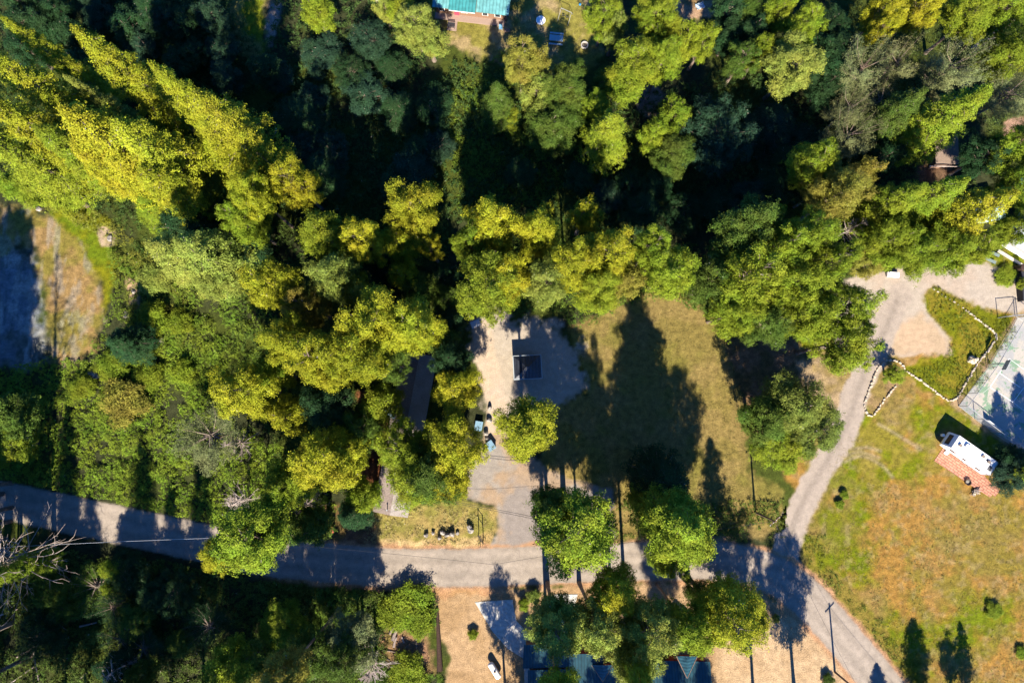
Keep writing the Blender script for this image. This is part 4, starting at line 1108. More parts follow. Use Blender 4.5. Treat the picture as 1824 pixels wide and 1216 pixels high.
# ---- house with teal metal roof at the top edge (eight degrees clockwise)
RZ = math.radians(-7)
o0, L0 = local(840, 36, RZ)
M_teal = metal_roof('teal_metal_roof', (.035, .20, .21), RZ, .55)
M_tealp = metal_roof('pale_teal_metal_roof', (.10, .28, .29), RZ, .55)
h1 = thing('house', 'long wooden house with bright teal metal roof at the top edge', 'house', (o0.x, o0.y, 0), RZ)
MB().box(-6.0, 5.9, .5, 7.2, 0, 2.7).build('wall', M_wood, h1)
def gable(mb, x0, x1, y0, ym, y1, ze, zr, th=.14):
    mb.slab([(x0, y0, ze), (x1, y0, ze), (x1, ym, zr), (x0, ym, zr)], th)
    mb.slab([(x0, y1, ze), (x0, ym, zr + .003), (x1, ym, zr + .003), (x1, y1, ze)], th)
m = MB(); gable(m, .9, 6.35, -.1, 3.2, 7.0, 2.75, 3.75); m.build('roof', M_tealp, h1)
m = MB(); gable(m, -6.4, -3.2, -.1, 3.2, 7.0, 2.75, 3.75); m.build('roof', M_tealp, h1)
m = MB(); gable(m, -3.6, .88, -.55, 3.4, 7.2, 3.15, 4.25); m.build('roof', M_teal, h1)
MB().box(-3.5, .8, -.57, -.5, 2.98, 3.14).build('fascia', M_white, h1)
d = MB().box(-2.95, -2.1, .42, .5, .15, 2.15).build('door', mat('pink_red_door', (.60, .05, .09), .6, .05, 3), h1)
for x in (-5, -1.2, 2.3, 4.4):
    f = MB().box(x - .5, x + .5, .44, .52, 1.0, 2.0).build('window', M_white, h1)
    MB().box(x - .42, x + .42, .425, .45, 1.08, 1.92).build('pane', M_glass, f)
MB().box(-6.2, 5.6, -.55, .5, 0, .22).build('deck', M_deck, h1)
m = MB(); m.box(-3.9, -2.3, -2.3, -.55, 0, .14); m.build('porch_step', M_deck, h1)
bn = thing('garden_bench', 'small dark slatted bench on the deck of the teal roofed house', 'bench', tuple(o0 + Vector((-3.2 * math.cos(RZ) + 1.6 * math.sin(RZ) * -1 * -1, -3.2 * math.sin(RZ) - 1.75, .15))), RZ)
m = MB()
for k in range(4): m.box(-.6, .6, -.3 + k * .16, -.19 + k * .16, .42, .46)
m.build('seat', M_dark, bn)
m = MB()
for k in range(3): m.box(-.6, .6, .32, .35, .52 + k * .15, .62 + k * .15)
m.build('backrest', M_dark, bn)
for s in (-.55, .5):
    for y in (-.28, .28): MB().box(s, s + .05, y, y + .05, 0, .42).build('leg', M_dark, bn)

# picnic table
pc = at(990, 75, 0); RZP = math.radians(-6)
pt = thing('picnic_table', 'blue-grey picnic table in the shade of the top yard', 'table', (pc.x, pc.y, 0), RZP)
M_tbl = mat('weathered_blue_boards', (.30, .40, .44), .7, .12, 8)
m = MB()
for k in range(5): m.box(-1.15, 1.15, -.42 + k * .21 + .2, -.23 + k * .21 + .2, .72, .76)
m.build('tabletop', M_tbl, pt)
for y in (-.75, 1.15):
    m = MB(); m.box(-1.15, 1.15, y, y + .13, .42, .46); m.box(-1.15, 1.15, y + .15, y + .28, .42, .46); m.build('bench', M_tbl, pt)
for x in (-.9, .9):
    m = MB(); m.tube([(x, -.7, .0), (x, .0, .71)], .05, 4); m.tube([(x, 1.2, .0), (x, .5, .71)], .05, 4); m.box(x - .04, x + .04, -.75, 1.4, .36, .415); m.build('leg', M_wood, pt)
# fire ring of the top yard
p = at(1041, 82, 0)
fr = thing('fire_ring', 'round concrete fire ring on the grass of the top yard', 'fire pit', tuple(p))
m = MB(); n = 20
v = []; f = []
for r, z in ((.62, 0), (.62, .42), (.5, .42), (.5, .05)):
    for k in range(n): v.append((r * math.cos(6.2832 * k / n), r * math.sin(6.2832 * k / n), z))
for i in range(3):
    for k in range(n): f.append((i * n + k, i * n + (k + 1) % n, (i + 1) * n + (k + 1) % n, (i + 1) * n + k))
m.add(v, f); m.build('ring', M_conc, fr)
MB().lathe([(.5, 0), (.5, .06), (.3, .1), (0.01, .12)]).build('ash', mat('ash', (.12, .10, .09), .95, .4, 9), fr)
# swing set frame
a, b_ = at(998, 28), at(1016, 36)
sw = thing('swing_set', 'thin metal swing frame on the grass of the top yard', 'swing set', (a.x, a.y, 0))
dx, dy = b_.x - a.x, b_.y - a.y
dn = Vector((-dy, dx, 0)).normalized()
MB().tube([(0, 0, 2.2), (dx, dy, 2.2)], .04, 5).build('top_bar', M_steel, sw)
for e in ((0, 0), (dx, dy)):
    for s in (-1, 1): MB().tube([(e[0] + dn.x * s * 1.1, e[1] + dn.y * s * 1.1, 0), (e[0], e[1], 2.2)], .035, 5).build('leg', M_steel, sw)
for k in (.3, .7):
    q = MB().box(dx * k - .22, dx * k + .22, dy * k - .1, dy * k + .1, .45, .48).build('seat', M_black, sw)
    m = MB()
    for s in (-.2, .2): m.tube([(dx * k + s, dy * k, .48), (dx * k + s, dy * k, 2.2)], .01, 3)
    m.build('chain', M_steel, q)

def junk(name, label, cat, px, py, items, z=0):
    p = at(px, py, 0); t = thing(name, label, cat, (p.x, p.y, z))
    for nm, mb_, mt in items: mb_.build(nm, mt, t, bevel=0)
    return t
# blue kiddie pool thing, scrap
rs_ = random.Random(4)
m = MB().lathe([(.7, 0), (.78, .28), (.72, .28), (.64, .04), (.01, .04)], n=18)
junk('paddling_pool', 'round blue and white paddling pool in the shade of the top yard', 'paddling pool', 963, 38, [('basin', m, M_blue), ('rim', MB().lathe([(.75, .27), (.80, .30), (.75, .33), (.70, .30)], n=18), M_white)])
junk('toy', 'tiny bright blue toy on the grass of the top yard', 'toy', 1033, 9, [('body', MB().lathe([(.12, 0), (.2, .1), (.16, .25), (.02, .3)], n=10), mat('bright_blue', (.03, .25, .6), .4))])
junk('garden_chair', 'blue-grey garden chair near the east end of the teal roofed house', 'chair', 892, 52,
  [('seat', MB().box(-.3, .3, -.3, .3, .4, .45), M_blue), ('backrest', MB().box(-.3, .3, .26, .3, .46, .95), M_blue), ('leg', MB().box(-.28, -.22, -.28, -.22, 0, .4), M_steel), ('leg', MB().box(.22, .28, -.28, -.22, 0, .4), M_steel), ('leg', MB().box(-.28, -.22, .22, .28, 0, .4), M_steel), ('leg', MB().box(.22, .28, .22, .28, 0, .4), M_steel)])
junk('garden_table', 'low wooden table by the chair at the east end of the teal house', 'table', 903, 57,
  [('tabletop', MB().box(-.5, .5, -.3, .3, .42, .47), M_wood)] + [('leg', MB().box(x, x + .06, y, y + .06, 0, .42), M_wood) for x in (-.46, .4) for y in (-.27, .21)])

def car(label, px, py, rz, body_m, scale=1.0):
    p = at(px, py, 0); t = thing('parked_car', label, 'car', (p.x, p.y, 0), rz)
    prof = [(-2.2, .35), (-2.25, .75), (-2.1, .95), (-1.2, 1.02), (-.6, 1.45), (.9, 1.48), (1.7, 1.0), (2.2, .9), (2.25, .5), (2.15, .35)]
    m = MB(); n = len(prof); ws = []
    v = []; f = []
    for j, (y, sx) in enumerate(((-.88, .98), (-.80, 1), (.80, 1), (.88, .98))):
        for x, z in prof:
            tuck = .14 if z > 1.1 else 0
            yy = y - math.copysign(tuck, y)
            v.append((x * sx, yy, z if abs(y) < .85 else .35 + (z - .35) * .93))
    for j in range(3):
        for i in range(n): f.append((j * n + i, j * n + (i + 1) % n, (j + 1) * n + (i + 1) % n, (j + 1) * n + i))
    f.append(tuple(range(n - 1, -1, -1))); f.append(tuple(3 * n + i for i in range(n)))
    m.add(v, f); m.build('body', body_m, t, bevel=.03)
    MB().slab([(-1.15, -.6, 1.07), (-.66, -.58, 1.43), (-.66, .58, 1.43), (-1.15, .6, 1.07)], .02).build('rear_window', M_glass, t)
    MB().slab([(.96, -.58, 1.475), (1.66, -.62, 1.06), (1.66, .62, 1.06), (.96, .58, 1.475)], .02).build('windscreen', M_glass, t)
    for x in (-1.4, 1.4):
        for y in (-.82, .82):
            w_ = MB().tube([(x, y - .1, .33), (x, y + .1, .33)], .33, 14).build('wheel', M_black, t)
            MB().tube([(x, y - .11, .33), (x, y + .11, .33)], .18, 10).build('rim', M_steel, w_)
    for y in (-.6, .6): MB().box(2.18, 2.265, y - .15, y + .15, .65, .78).build('headlight', M_white, t)
    return t
M_carw = mat('white_car_paint', (.7, .72, .74), .25, 0, 1, spec=.6)
M_cardk = mat('dark_blue_car_paint', (.02, .03, .06), .25, 0, 1, spec=.6)
car('white car cut by the top edge left of the teal roofed house', 664, -6, math.radians(-15), M_carw)
car('dark car parked in the shade beside the north end of the long roof', 762, 642, math.radians(85), M_cardk)

# ---- open pavilion with dark hipped roof
pv = at(939, 655, 0); RZV = math.radians(3)
pav = thing('pavilion', 'small pavilion with a dark hipped metal roof on the gravel yard', 'pavilion', (pv.x, pv.y, 0), RZV)
M_droof = metal_roof('dark_metal_roof', (.03, .036, .052), RZV, .5, .4)
hx, hy, ze, zr = 2.15, 1.8, 2.3, 3.5
c4 = [(-hx, -hy, ze), (hx, -hy, ze), (hx, hy, ze), (-hx, hy, ze)]
ra, rb = (-.15, 0, zr), (.15, 0, zr)
m = MB(); m.slab([c4[0], c4[1], rb, ra], .1); m.slab([c4[1], c4[2], rb], .1); m.slab([c4[2], c4[3], ra, rb], .1); m.slab([c4[3], c4[0], ra], .1)
m.build('roof', M_droof, pav)
m = MB()
for q in ((-hx - .1, hx + .1, -hy - .12, -hy), (-hx - .1, hx + .1, hy, hy + .12)): m.box(*q, ze - .14, ze - .02)
for q in ((-hx - .12, -hx, -hy, hy), (hx, hx + .12, -hy, hy)): m.box(*q, ze - .145, ze + .027)
m.build('gutter', mat('grey_gutter', (.32, .36, .38), .5), pav)
for x in (-1.85, 1.85):
    for y in (-1.5, 1.5): MB().box(x - .07, x + .07, y - .07, y + .07, 0, 2.42).build('post', M_wood, pav)
MB().box(-2.0, 2.0, -1.65, 1.65, 0, .08).build('floor_slab', M_conc, pav)
m = MB(); m.tube([(-.6, 0, .09), (-.6, 0, .7)], .05, 6); m.tube([(.6, 0, .09), (.6, 0, .7)], .05, 6); m.box(-1, 1, -.4, .4, .7, .75)
junk('table', 'table standing under the pavilion roof', 'table', 939, 655, [('tabletop', MB().box(-1, 1, -.4, .4, .7, .75), M_wood), ('leg', MB().tube([(-.7, 0, .08), (-.7, 0, .7)], .06, 6), M_wood), ('leg', MB().tube([(.7, 0, .08), (.7, 0, .7)], .06, 6), M_wood)], .0)

# ---- long low building with brown shingle roof under the trees
A_, B_ = at(700, 912, 0), at(752, 632, 0)
ax = math.atan2(B_.y - A_.y, B_.x - A_.x)
mid = (A_ + B_) / 2; Ln = (B_ - A_).length / 2
lb = thing('mobile_home', 'long low building with brown shingle roof half hidden under trees', 'building', (mid.x, mid.y, 0), ax)
W2 = 2.75
MB().box(-Ln + .3, Ln - .3, -W2 + .35, W2 - .35, 0, 2.3).build('wall', M_wood, lb)
m = MB(); m.slab([(-Ln, -W2, 2.35), (Ln, -W2, 2.35), (Ln, 0, 2.95), (-Ln, 0, 2.95)], .12); m.build('roof', M_shingle_lit, lb)
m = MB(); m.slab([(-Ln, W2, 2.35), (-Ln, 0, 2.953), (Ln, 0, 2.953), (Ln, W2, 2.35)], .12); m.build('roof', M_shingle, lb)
m = MB(); m.slab([(2.0, W2 - .7, 2.75), (5.2, W2 - .7, 2.75), (5.2, W2 + 1.2, 2.55), (2.0, W2 + 1.2, 2.55)], .1); m.build('porch_roof', mat('teal_grey_sheet', (.16, .24, .25), .6, .1, 5), lb)
MB().box(2.2, 5.0, W2 - .33, W2 + .9, 0, .3).build('porch', M_red, lb)
for y in (-1.2, 1.2):
    f = MB().box(-Ln + .25, -Ln + .31, y - .5, y + .5, 1.0, 1.9).build('window', M_white, lb)
    MB().box(-Ln + .235, -Ln + .26, y - .43, y + .43, 1.07, 1.83).build('pane', M_glass, f)
m = MB(); m.tube([(-Ln + .8, .5, 2.8), (-Ln + .8, .5, 3.5)], .07, 8); m.lathe([(.12, 0), (.12, .1)], (-Ln + .8, .5, 3.5), 8); m.build('vent_pipe', M_steel, lb)
m = MB()
p = at(688, 905, 0)
M_pave = M_conc

# small objects in the yard
q = at(847, 577, 0)
t_ = thing('tarpaulin', 'pale grey sheet lying at the top of the gravel lane', 'sheet', (q.x, q.y, 0), math.radians(20))
MB().box(-.75, .75, -.55, .55, .35, .42).build('sheet', mat('pale_sheet', (.5, .5, .5), .6, .1, 4), t_); MB().box(-.68, .68, -.48, .48, 0, .35).build('pallet', M_wood, t_)
for (x, y, sx_, sy_, rz_, lab) in ((1483, 46, .3, 1.0, 5, 'pale blue tarp bundle in the dark gap left of the wispy pines'), (1246, 13, .7, .5, 20, 'pale blue tarp heap in the dirt gap at the top edge'), (522, 910, 1.0, .5, -10, 'white sheet lying under the whitish bare tree by the road')):
    p = at(x, y, 0); t_ = thing('tarpaulin', lab, 'tarp', tuple(p), math.radians(rz_)); m = MB(); N_ = 10
    m.add([(-sx_ + 2 * sx_ * i / N_, -sy_ + 2 * sy_ * j / N_, .35 + .12 * math.sin(i * 1.3 + j * .8) + .08 * math.sin(j * 2.1)) for j in range(N_ + 1) for i in range(N_ + 1)], [(j * (N_ + 1) + i, j * (N_ + 1) + i + 1, (j + 1) * (N_ + 1) + i + 1, (j + 1) * (N_ + 1) + i) for j in range(N_) for i in range(N_)])
    m.build('sheet', mat('pale_blue_sheet', (.32, .42, .52), .5, .2, 4) if y < 100 else M_white, t_, smooth=True); MB().box(-sx_ * .8, sx_ * .8, -sy_ * .8, sy_ * .8, 0, .18).build('load', M_wood, t_)
def rock(name, label, cat, px, py, r, hgt, seed, m_=None, group=None, z=0, loc=None):
    rs = np.random.RandomState(seed)
    bm = bmesh.new(); bmesh.ops.create_icosphere(bm, subdivisions=2, radius=1)
    a, b, c = rs.uniform(0, 6, 3)
    for v in bm.verts:
        k = 1 + .16 * math.sin(3 * v.co.x + a) + .14 * math.sin(4 * v.co.y + b) + .1 * math.sin(5 * v.co.z + c)
        v.co = Vector((v.co.x * r * k, v.co.y * r * k * rs.uniform(.96, 1.04), max(v.co.z * hgt * k * .6 + hgt * .4, -.05)))
    me = bpy.data.meshes.new(name); bm.to_mesh(me); bm.free(); me.materials.append(m_ or M_rock)
    o = bpy.data.objects.new(name, me); C.objects.link(o)
    p = loc or at(px, py, 0); o.location = (p[0], p[1], z); o.rotation_euler = (0, 0, rs.uniform(0, 6))
    return tag(o, label, cat, group)
for i, (x, y, r, hg, lab) in enumerate([
 (872, 727, .38, .75, 'grey boulder beside the lane, northernmost of four'), (872, 748, .42, .8, 'grey boulder beside the lane, second from the north, above the bins'),
 (866, 771, .45, .8, 'grey boulder between the two blue bins, the upper one'), (869, 782, .4, .6, 'grey boulder touching the lower blue bin'),
 (741, 893, .3, .6, 'single stone in the front yard below the yellow-green crown'),
 (760, 952, .35, .7, 'leftmost boulder of the row in the front yard'), (772, 948, .3, .6, 'second boulder from the left in the front yard row'),
 (783, 957, .35, .9, 'boulder set lowest in the front yard row'), (789, 948, .4, .8, 'boulder left of the tallest pair in the front yard row'),
 (797, 951, .42, .95, 'left one of the tallest pair of boulders in the front yard row'), (806, 950, .5, 1.0, 'right one of the tallest pair of boulders in the front yard row'),
 (815, 949, .28, .5, 'small boulder at the right end of the front yard row'), (838, 941, .6, 1.1, 'big boulder beside the sign frame in the front yard'),
 (164, 665, .5, .5, 'pale boulder at the edge of the dark cone shadow in the thicket'), (172, 670, .6, .5, 'pale boulder with white face in the thicket'),
 (238, 520, .35, .35, 'white rock between the two cone shadows, left thicket'), (196, 425, .5, .4, 'pale rock on the bank right of the dry strip'),
 (262, 600, .8, .6, 'shaded grey boulder in the hollow of the left thicket'), (288, 607, .7, .6, 'shaded grey boulder right of another in the thicket hollow'), (226, 560, .55, .4, 'rock at the tip of the small cone shadow'),
 (70, 372, .5, .4, 'grey rock at the top end of the dry strip')]):
    rock('boulder', lab, 'boulder', x, y, r, hg, 200 + i)
for i, (x, y, rz, lab) in enumerate([(853, 758, -10, 'blue plastic bin with lid by the lane, upper one'), (874, 793, 35, 'light blue bin lying tilted by the lane, lower one')]):
    p = at(x, y, 0); t_ = thing('storage_bin', lab, 'bin', tuple(p), math.radians(rz))
    MB().box(-.55, .55, -.7, .7, 0, .8).build('body', M_blue, t_, bevel=.05); m = MB(); m.box(-.6, .6, -.75, .75, .82, .9)
    for k in range(4): m.box(-.5 + k * .28, -.4 + k * .28, -.7, .7, .9, .93)
    m.build('lid', mat('pale_blue_lid', (.16, .27, .36), .5, .1, 5), t_)

# gate-like sign frame in front yard
a, b_ = at(853, 948, 0), at(843, 944, 0)
sg = thing('sign_frame', 'dark empty wooden sign frame on two posts in the front yard', 'sign', tuple(a), 0)
pa = Vector((0, 0, 0)); pb_ = at(861, 960, 0) - a
for q in (pa, pb_): MB().tube([(q.x, q.y, 0), (q.x, q.y, 3.1)], .07, 6).build('post', M_dark, sg)
for z in (1.9, 3.0): MB().tube([(0, 0, z), (pb_.x, pb_.y, z)], .05, 5).build('rail', M_dark, sg)
m = MB(); 
for lab, (x0, y0) in (('thin metal stake at the corner of the long roof', (725, 915)), ('thin metal stake in the front yard below the long roof', (723, 930)), ('short stake at the low edge of the front yard', (856, 972))):
    p = at(x0, y0, 0); t_ = thing('fence_post', lab, 'post', tuple(p)); MB().tube([(0, 0, 0), (0, 0, 1.3)], .035, 6).build('stake', M_dark, t_); MB().lathe([(.05, 0), (.05, .05)], (0, 0, 1.28), 6).build('cap', M_steel, t_)
p = at(592, 940, 0); t_ = thing('birdhouse_hut', 'tiny red roofed hut among the trees at the roadside', 'hut', tuple(p), .1)
MB().box(-.4, .4, -.35, .35, 0, 1.5).build('wall', M_wood, t_); m = MB(); m.slab([(-.55, -.5, 1.55), (.55, -.5, 1.55), (.55, 0, 1.85), (-.55, 0, 1.85)], .05); m.slab([(-.55, .5, 1.55), (-.55, 0, 1.853), (.55, 0, 1.853), (.55, .5, 1.55)], .05); m.build('roof', mat('red_roof', (.42, .10, .05), .7, .1, 5), t_)

# ---- house at the bottom edge with dark teal standing seam roofs
M_dteal = metal_roof('dark_teal_metal_roof', (.018, .065, .085), 0, .45, .4)
M_dteal2 = metal_roof('dark_teal_metal_roof_across', (.025, .085, .115), math.pi / 2, .45, .4)
hb = thing('house', 'large house at the bottom edge with dark teal gabled metal roofs', 'house', tuple(at(1100, 1230, 0)), 0)
ob = at(1100, 1230, 0)
def R(px, py, z): p = at(px, py, z); return (p.x - ob.x, p.y - ob.y, z)
def wallbox(x0, y0, x1, y1, h, name='wall', mt=None, ins=.35):
    a = R(x0, y0, h); c = R(x1, y1, h)
    return MB().box(a[0] + ins, c[0] - ins, c[1] + ins, a[1] - ins, 0, h - .18).build(name, mt or M_wood, hb)
# garage: shallow roof sloping to the north
MB().slab([R(931, 1190, 3.4), R(1013, 1188, 3.4), R(1013, 1146, 2.9), R(933, 1148, 2.9)], .14).build('garage_roof', M_dteal, hb)
wallbox(933, 1148, 1013, 1189, 2.95, 'garage_wall')
# main west wing
MB().slab([R(940, 1300, 5.2), R(1060, 1300, 5.2), R(1062, 1189, 3.9), R(940, 1193, 3.9)], .14).build('roof', M_dteal, hb)
wallbox(940, 1195, 1270, 1330, 3.2)
# raised middle with cross gable
MB().slab([R(1013, 1166, 3.7), R(1040, 1215, 4.9), R(1040, 1300, 4.9), R(1013, 1300, 3.7)], .12).build('roof', M_dteal2, hb)
MB().slab([R(1014, 1164, 4.25), R(1075, 1164, 4.25), R(1075, 1300, 5.6), R(1045, 1300, 5.6)], .12).build('roof', M_dteal, hb)
MB().slab([R(1062, 1190, 4.2), R(1170, 1176, 4.1), R(1170, 1300, 5.6), R(1062, 1300, 5.6)], .12).build('roof', M_dteal, hb)
MB().slab([R(1165, 1176, 4.15), R(1265, 1178, 4.15), R(1275, 1300, 5.65), R(1165, 1300, 5.65)], .12).build('roof', M_dteal, hb)
wallbox(1020, 1168, 1075, 1200, 3.9, 'wall', M_red)
def dormer(xl, xr, yt, xm, yb, z):
    m = MB(); m.slab([R(xl, yt, z), R(xm, yt, z + .9), R(xm, yb, z + .95)], .08); m.slab([R(xr, yt, z), R(xm, yb, z + .955), R(xm, yt, z + .905)], .08)
    d_ = m.build('dormer_roof', M_dteal2, hb)
    a, b2, c = Vector(R(xl, yt, z)), Vector(R(xr, yt, z)), Vector(R(xm, yb, z + .95))
    MB().tube([a, c], .07, 4).tube([b2, c], .07, 4).build('valley_flashing', mat('rusty_flashing', (.30, .20, .15), .7, .3, 6), d_)
    p0, p1, pk = Vector(R(xl + 3, yt + 2, z)), Vector(R(xr - 3, yt + 2, z)), Vector(R(xm, yt + 2, z + .8))
    g = MB().add([p0 - Vector((0, 0, 1)), p1 - Vector((0, 0, 1)), p1, pk, p0], [(0, 1, 2, 3, 4)]).add([p0 - Vector((0, .12, 1)), p1 - Vector((0, .12, 1)), p1 - Vector((0, .12, 0)), pk - Vector((0, .12, 0)), p0 - Vector((0, .12, 0))], [(4, 3, 2, 1, 0)])
    g.build('dormer_wall', M_red, d_)
dormer(1054, 1091, 1184, 1074, 1214, 4.75)
dormer(1205, 1242, 1168, 1224, 1207, 4.6)
MB().slab([R(1200, 1160, 3.0), R(1236, 1158, 3.0), R(1240, 1180, 3.5), R(1202, 1180, 3.5)], .1).build('porch_roof', M_wood, hb)
wallbox(1190, 1172, 1262, 1200, 3.9, 'wall', M_red)

# propane tank
p = at(881, 1190, 0); tk = thing('propane_tank', 'white horizontal propane tank in the shade by the mulch yard', 'gas tank', tuple(p), math.radians(-57))
prof = []
for k in range(7): a_ = math.pi / 2 * k / 6; prof.append((.48 * math.sin(a_) + .005, -1.05 - .35 * math.cos(a_)))
prof += [(.48 * math.cos(math.pi / 2 * k / 6) + .005, 1.05 + .35 * math.sin(math.pi / 2 * k / 6)) for k in range(7)]
m = MB(); n = 20; v = []; f = []
for r, x in prof:
    for k in range(n): v.append((x, r * math.cos(6.2832 * k / n), .75 + r * math.sin(6.2832 * k / n)))
for i in range(len(prof) - 1):
    for k in range(n): f.append((i * n + k, (i + 1) * n + k, (i + 1) * n + (k + 1) % n, i * n + (k + 1) % n))
m.add(v, f); m.build('tank', M_white, tk, smooth=True)
MB().lathe([(.17, 0), (.17, .18), (.1, .24), (.01, .25)], (0.1, 0, 1.2), 12).build('valve_dome', mat('tan_dome', (.3, .22, .15), .6), tk)
for x in (-.7, .7): MB().box(x - .1, x + .1, -.35, .35, 0, .36).build('foot', M_conc, tk)

# concrete driveway: curved slab and apron
def slab_poly(name, poly_px, z, mt, cuts=4, parent=None):
    bm = bmesh.new(); P_ = pts(poly_px)
    vs_ = [bm.verts.new((p.x, p.y, z)) for p in P_]
    fc = bm.faces.new(vs_); bm.normal_update()
    if fc.normal.z < 0: fc.normal_flip()
    r = bmesh.ops.extrude_face_region(bm, geom=[fc]); 
    for e in r['geom']:
        if isinstance(e, bmesh.types.BMVert): e.co.z = z - .14
    bmesh.ops.triangulate(bm, faces=bm.faces[:]); bmesh.ops.recalc_face_normals(bm, faces=bm.faces[:])
    me = bpy.data.meshes.new(name); bm.to_mesh(me); bm.free(); me.materials.append(mt)
    o = bpy.data.objects.new(name, me); C.objects.link(o)
    return o
def brick_mat(name, c1, c2, mortar, scale, rot, msize=.02, bw=.5, rh=.25):
    m = bpy.data.materials.new(name); m.use_nodes = True
    t = m.node_tree; n = t.nodes; l = t.links; b = n['Principled BSDF']; b.inputs['Roughness'].default_value = .9
    geo = n.new('ShaderNodeNewGeometry'); mp = n.new('ShaderNodeMapping'); mp.inputs['Rotation'].default_value = (0, 0, rot)
    l.new(geo.outputs['Position'], mp.inputs['Vector'])
    br = n.new('ShaderNodeTexBrick'); br.inputs['Color1'].default_value = (*c1, 1); br.inputs['Color2'].default_value = (*c2, 1); br.inputs['Mortar'].default_value = (*mortar, 1)
    br.inputs['Scale'].default_value = scale; br.inputs['Mortar Size'].default_value = msize; br.inputs['Brick Width'].default_value = bw; br.inputs['Row Height'].default_value = rh
    l.new(mp.outputs[0], br.inputs['Vector'])
    nz = n.new('ShaderNodeTexNoise'); nz.inputs['Scale'].default_value = 2; nz.inputs['Detail'].default_value = 8; l.new(geo.outputs['Position'], nz.inputs['Vector'])
    r_ = n.new('ShaderNodeMapRange'); r_.inputs['From Min'].default_value = .3; r_.inputs['From Max'].default_value = .7; r_.inputs['To Min'].default_value = .75; r_.inputs['To Max'].default_value = 1.25
    l.new(nz.outputs['Fac'], r_.inputs['Value']); vm = n.new('ShaderNodeVectorMath'); vm.operation = 'SCALE'
    l.new(br.outputs['Color'], vm.inputs[0]); l.new(r_.outputs[0], vm.inputs['Scale']); l.new(vm.outputs[0], b.inputs['Base Color'])
    return m
M_slab = brick_mat('jointed_concrete', (.42, .41, .37), (.39, .38, .35), (.20, .19, .17), 1, .6, .015, 2.4, 2.4)
for nm, poly in (('concrete_driveway', [(846, 1072), (870, 1070), (913, 1067), (915, 1082), (920, 1105), (938, 1124), (958, 1140), (1010, 1146), (1000, 1240), (935, 1240), (933, 1172), (905, 1155), (878, 1125)]), ('concrete_driveway', [(987, 1058), (1029, 1058), (1024, 1078), (1020, 1110), (1000, 1150), (960, 1150), (958, 1138), (980, 1110), (985, 1080)])):
    o = slab_poly(nm, poly, .06, M_slab); o['kind'] = 'structure'
# path slab beside the house
# fallen trunk and debris
p = at(779, 1082, 0); q = at(784, 1192, 0)
lg = thing('log', 'long dark fallen trunk lying at the left edge of the mulch yard', 'log', (p.x, p.y, 0))
d_ = q - p
MB().tube([(0, 0, .2), (d_.x * .3, d_.y * .3, .3), (d_.x * .7, d_.y * .7, .38), (d_.x, d_.y, .45)], [.16, .26, .36, .46], 12).build('trunk', mat('charred_bark', (.045, .025, .018), .95, .5, 6), lg)
rl = random.Random(3)
M_cut = mat('fresh_cut_wood', (.50, .34, .20), .9, .25, 6)
names_ = ['thick pale log on top of the debris left of the mulch yard', 'brown split log beside the thickest one in the debris', 'upright leaning log in the debris pile', 'long thin log at the lower left of the debris', 'short log at the right of the debris pile', 'grey log at the right end of the debris pile', 'thin branch log lying below the debris pile', 'stubby log in the middle of the debris']
for i, (x, y, l_, r_, rz) in enumerate([(703, 1130, 1.6, .28, 70), (698, 1122, 1.2, .2, 60), (704, 1142, 1.6, .2, 75), (695, 1159, 2.6, .1, -8), (718, 1138, .9, .15, 110), (742, 1150, 2.4, .14, 92), (685, 1170, 2.0, .08, -30), (725, 1150, 1.1, .12, 40)]):
    p = at(x, y, 0); t_ = thing('log', names_[i], 'log', (p.x, p.y, 0), math.radians(rz))
    MB().tube([(-l_ / 2, 0, r_), (0, .04, r_ * 1.05), (l_ / 2, 0, r_ * .9)], [r_, r_ * .95, r_ * .85], 9, False).build('bark', [M_deadwood, M_bark][i % 2], t_)
    m = MB(); m.tube([(-l_ / 2 - .01, 0, r_), (-l_ / 2 + .02, 0, r_)], r_ * .97, 9); m.tube([(l_ / 2 - .02, 0, r_ * .9), (l_ / 2 + .01, 0, r_ * .9)], r_ * .82, 9); m.build('cut_end', M_cut, t_)
# bare logs lying in the lower left shade
for i, (x0, y0, x1, y1, r_, lab) in enumerate([(142, 1115, 172, 1108, .16, 'pale fallen log in the lower left shade, brightest one'), (100, 1107, 120, 1122, .1, 'thin fallen log left of the brightest one'), (0, 1095, 32, 1084, .14, 'fallen log at the left edge below the bare tree'), (370, 1080, 392, 1100, .1, 'fallen pole between the dark bushes, lower left'), (60, 1160, 70, 1216, .12, 'long curved fallen trunk at the bottom left'), (30, 1170, 80, 1140, .12, 'leaning fallen trunk crossing the bottom left corner'), (20, 1215, 70, 1180, .12, 'fallen trunk nearest the bottom left corner'), (367, 1120, 378, 1130, .1, 'short fallen pole in the shrubs, lower left'), (222, 1020, 170, 1085, .05, 'thin dead stem among the shade bushes, lower left'), (140, 1210, 172, 1182, .1, 'fallen pole by the bare tree at the bottom edge'), (640, 480, 680, 488, .12, 'fallen pole under the light green crown'), (1655, 296, 1710, 297, .11, 'weathered beam lying across the brown cabin roof')]):
    z_ = 3.0 if 'cabin' in lab else .35
    a, b2 = at(x0, y0, z_), at(x1, y1, z_)
    t_ = thing('log', lab, 'log', (a.x, a.y, 0)); d_ = b2 - a
    MB().tube([(0, 0, z_), (d_.x / 2, d_.y / 2, z_ + .08), (d_.x, d_.y, z_)], [r_, r_ * .85, r_ * .6], 7).build('trunk', M_deadwood, t_)

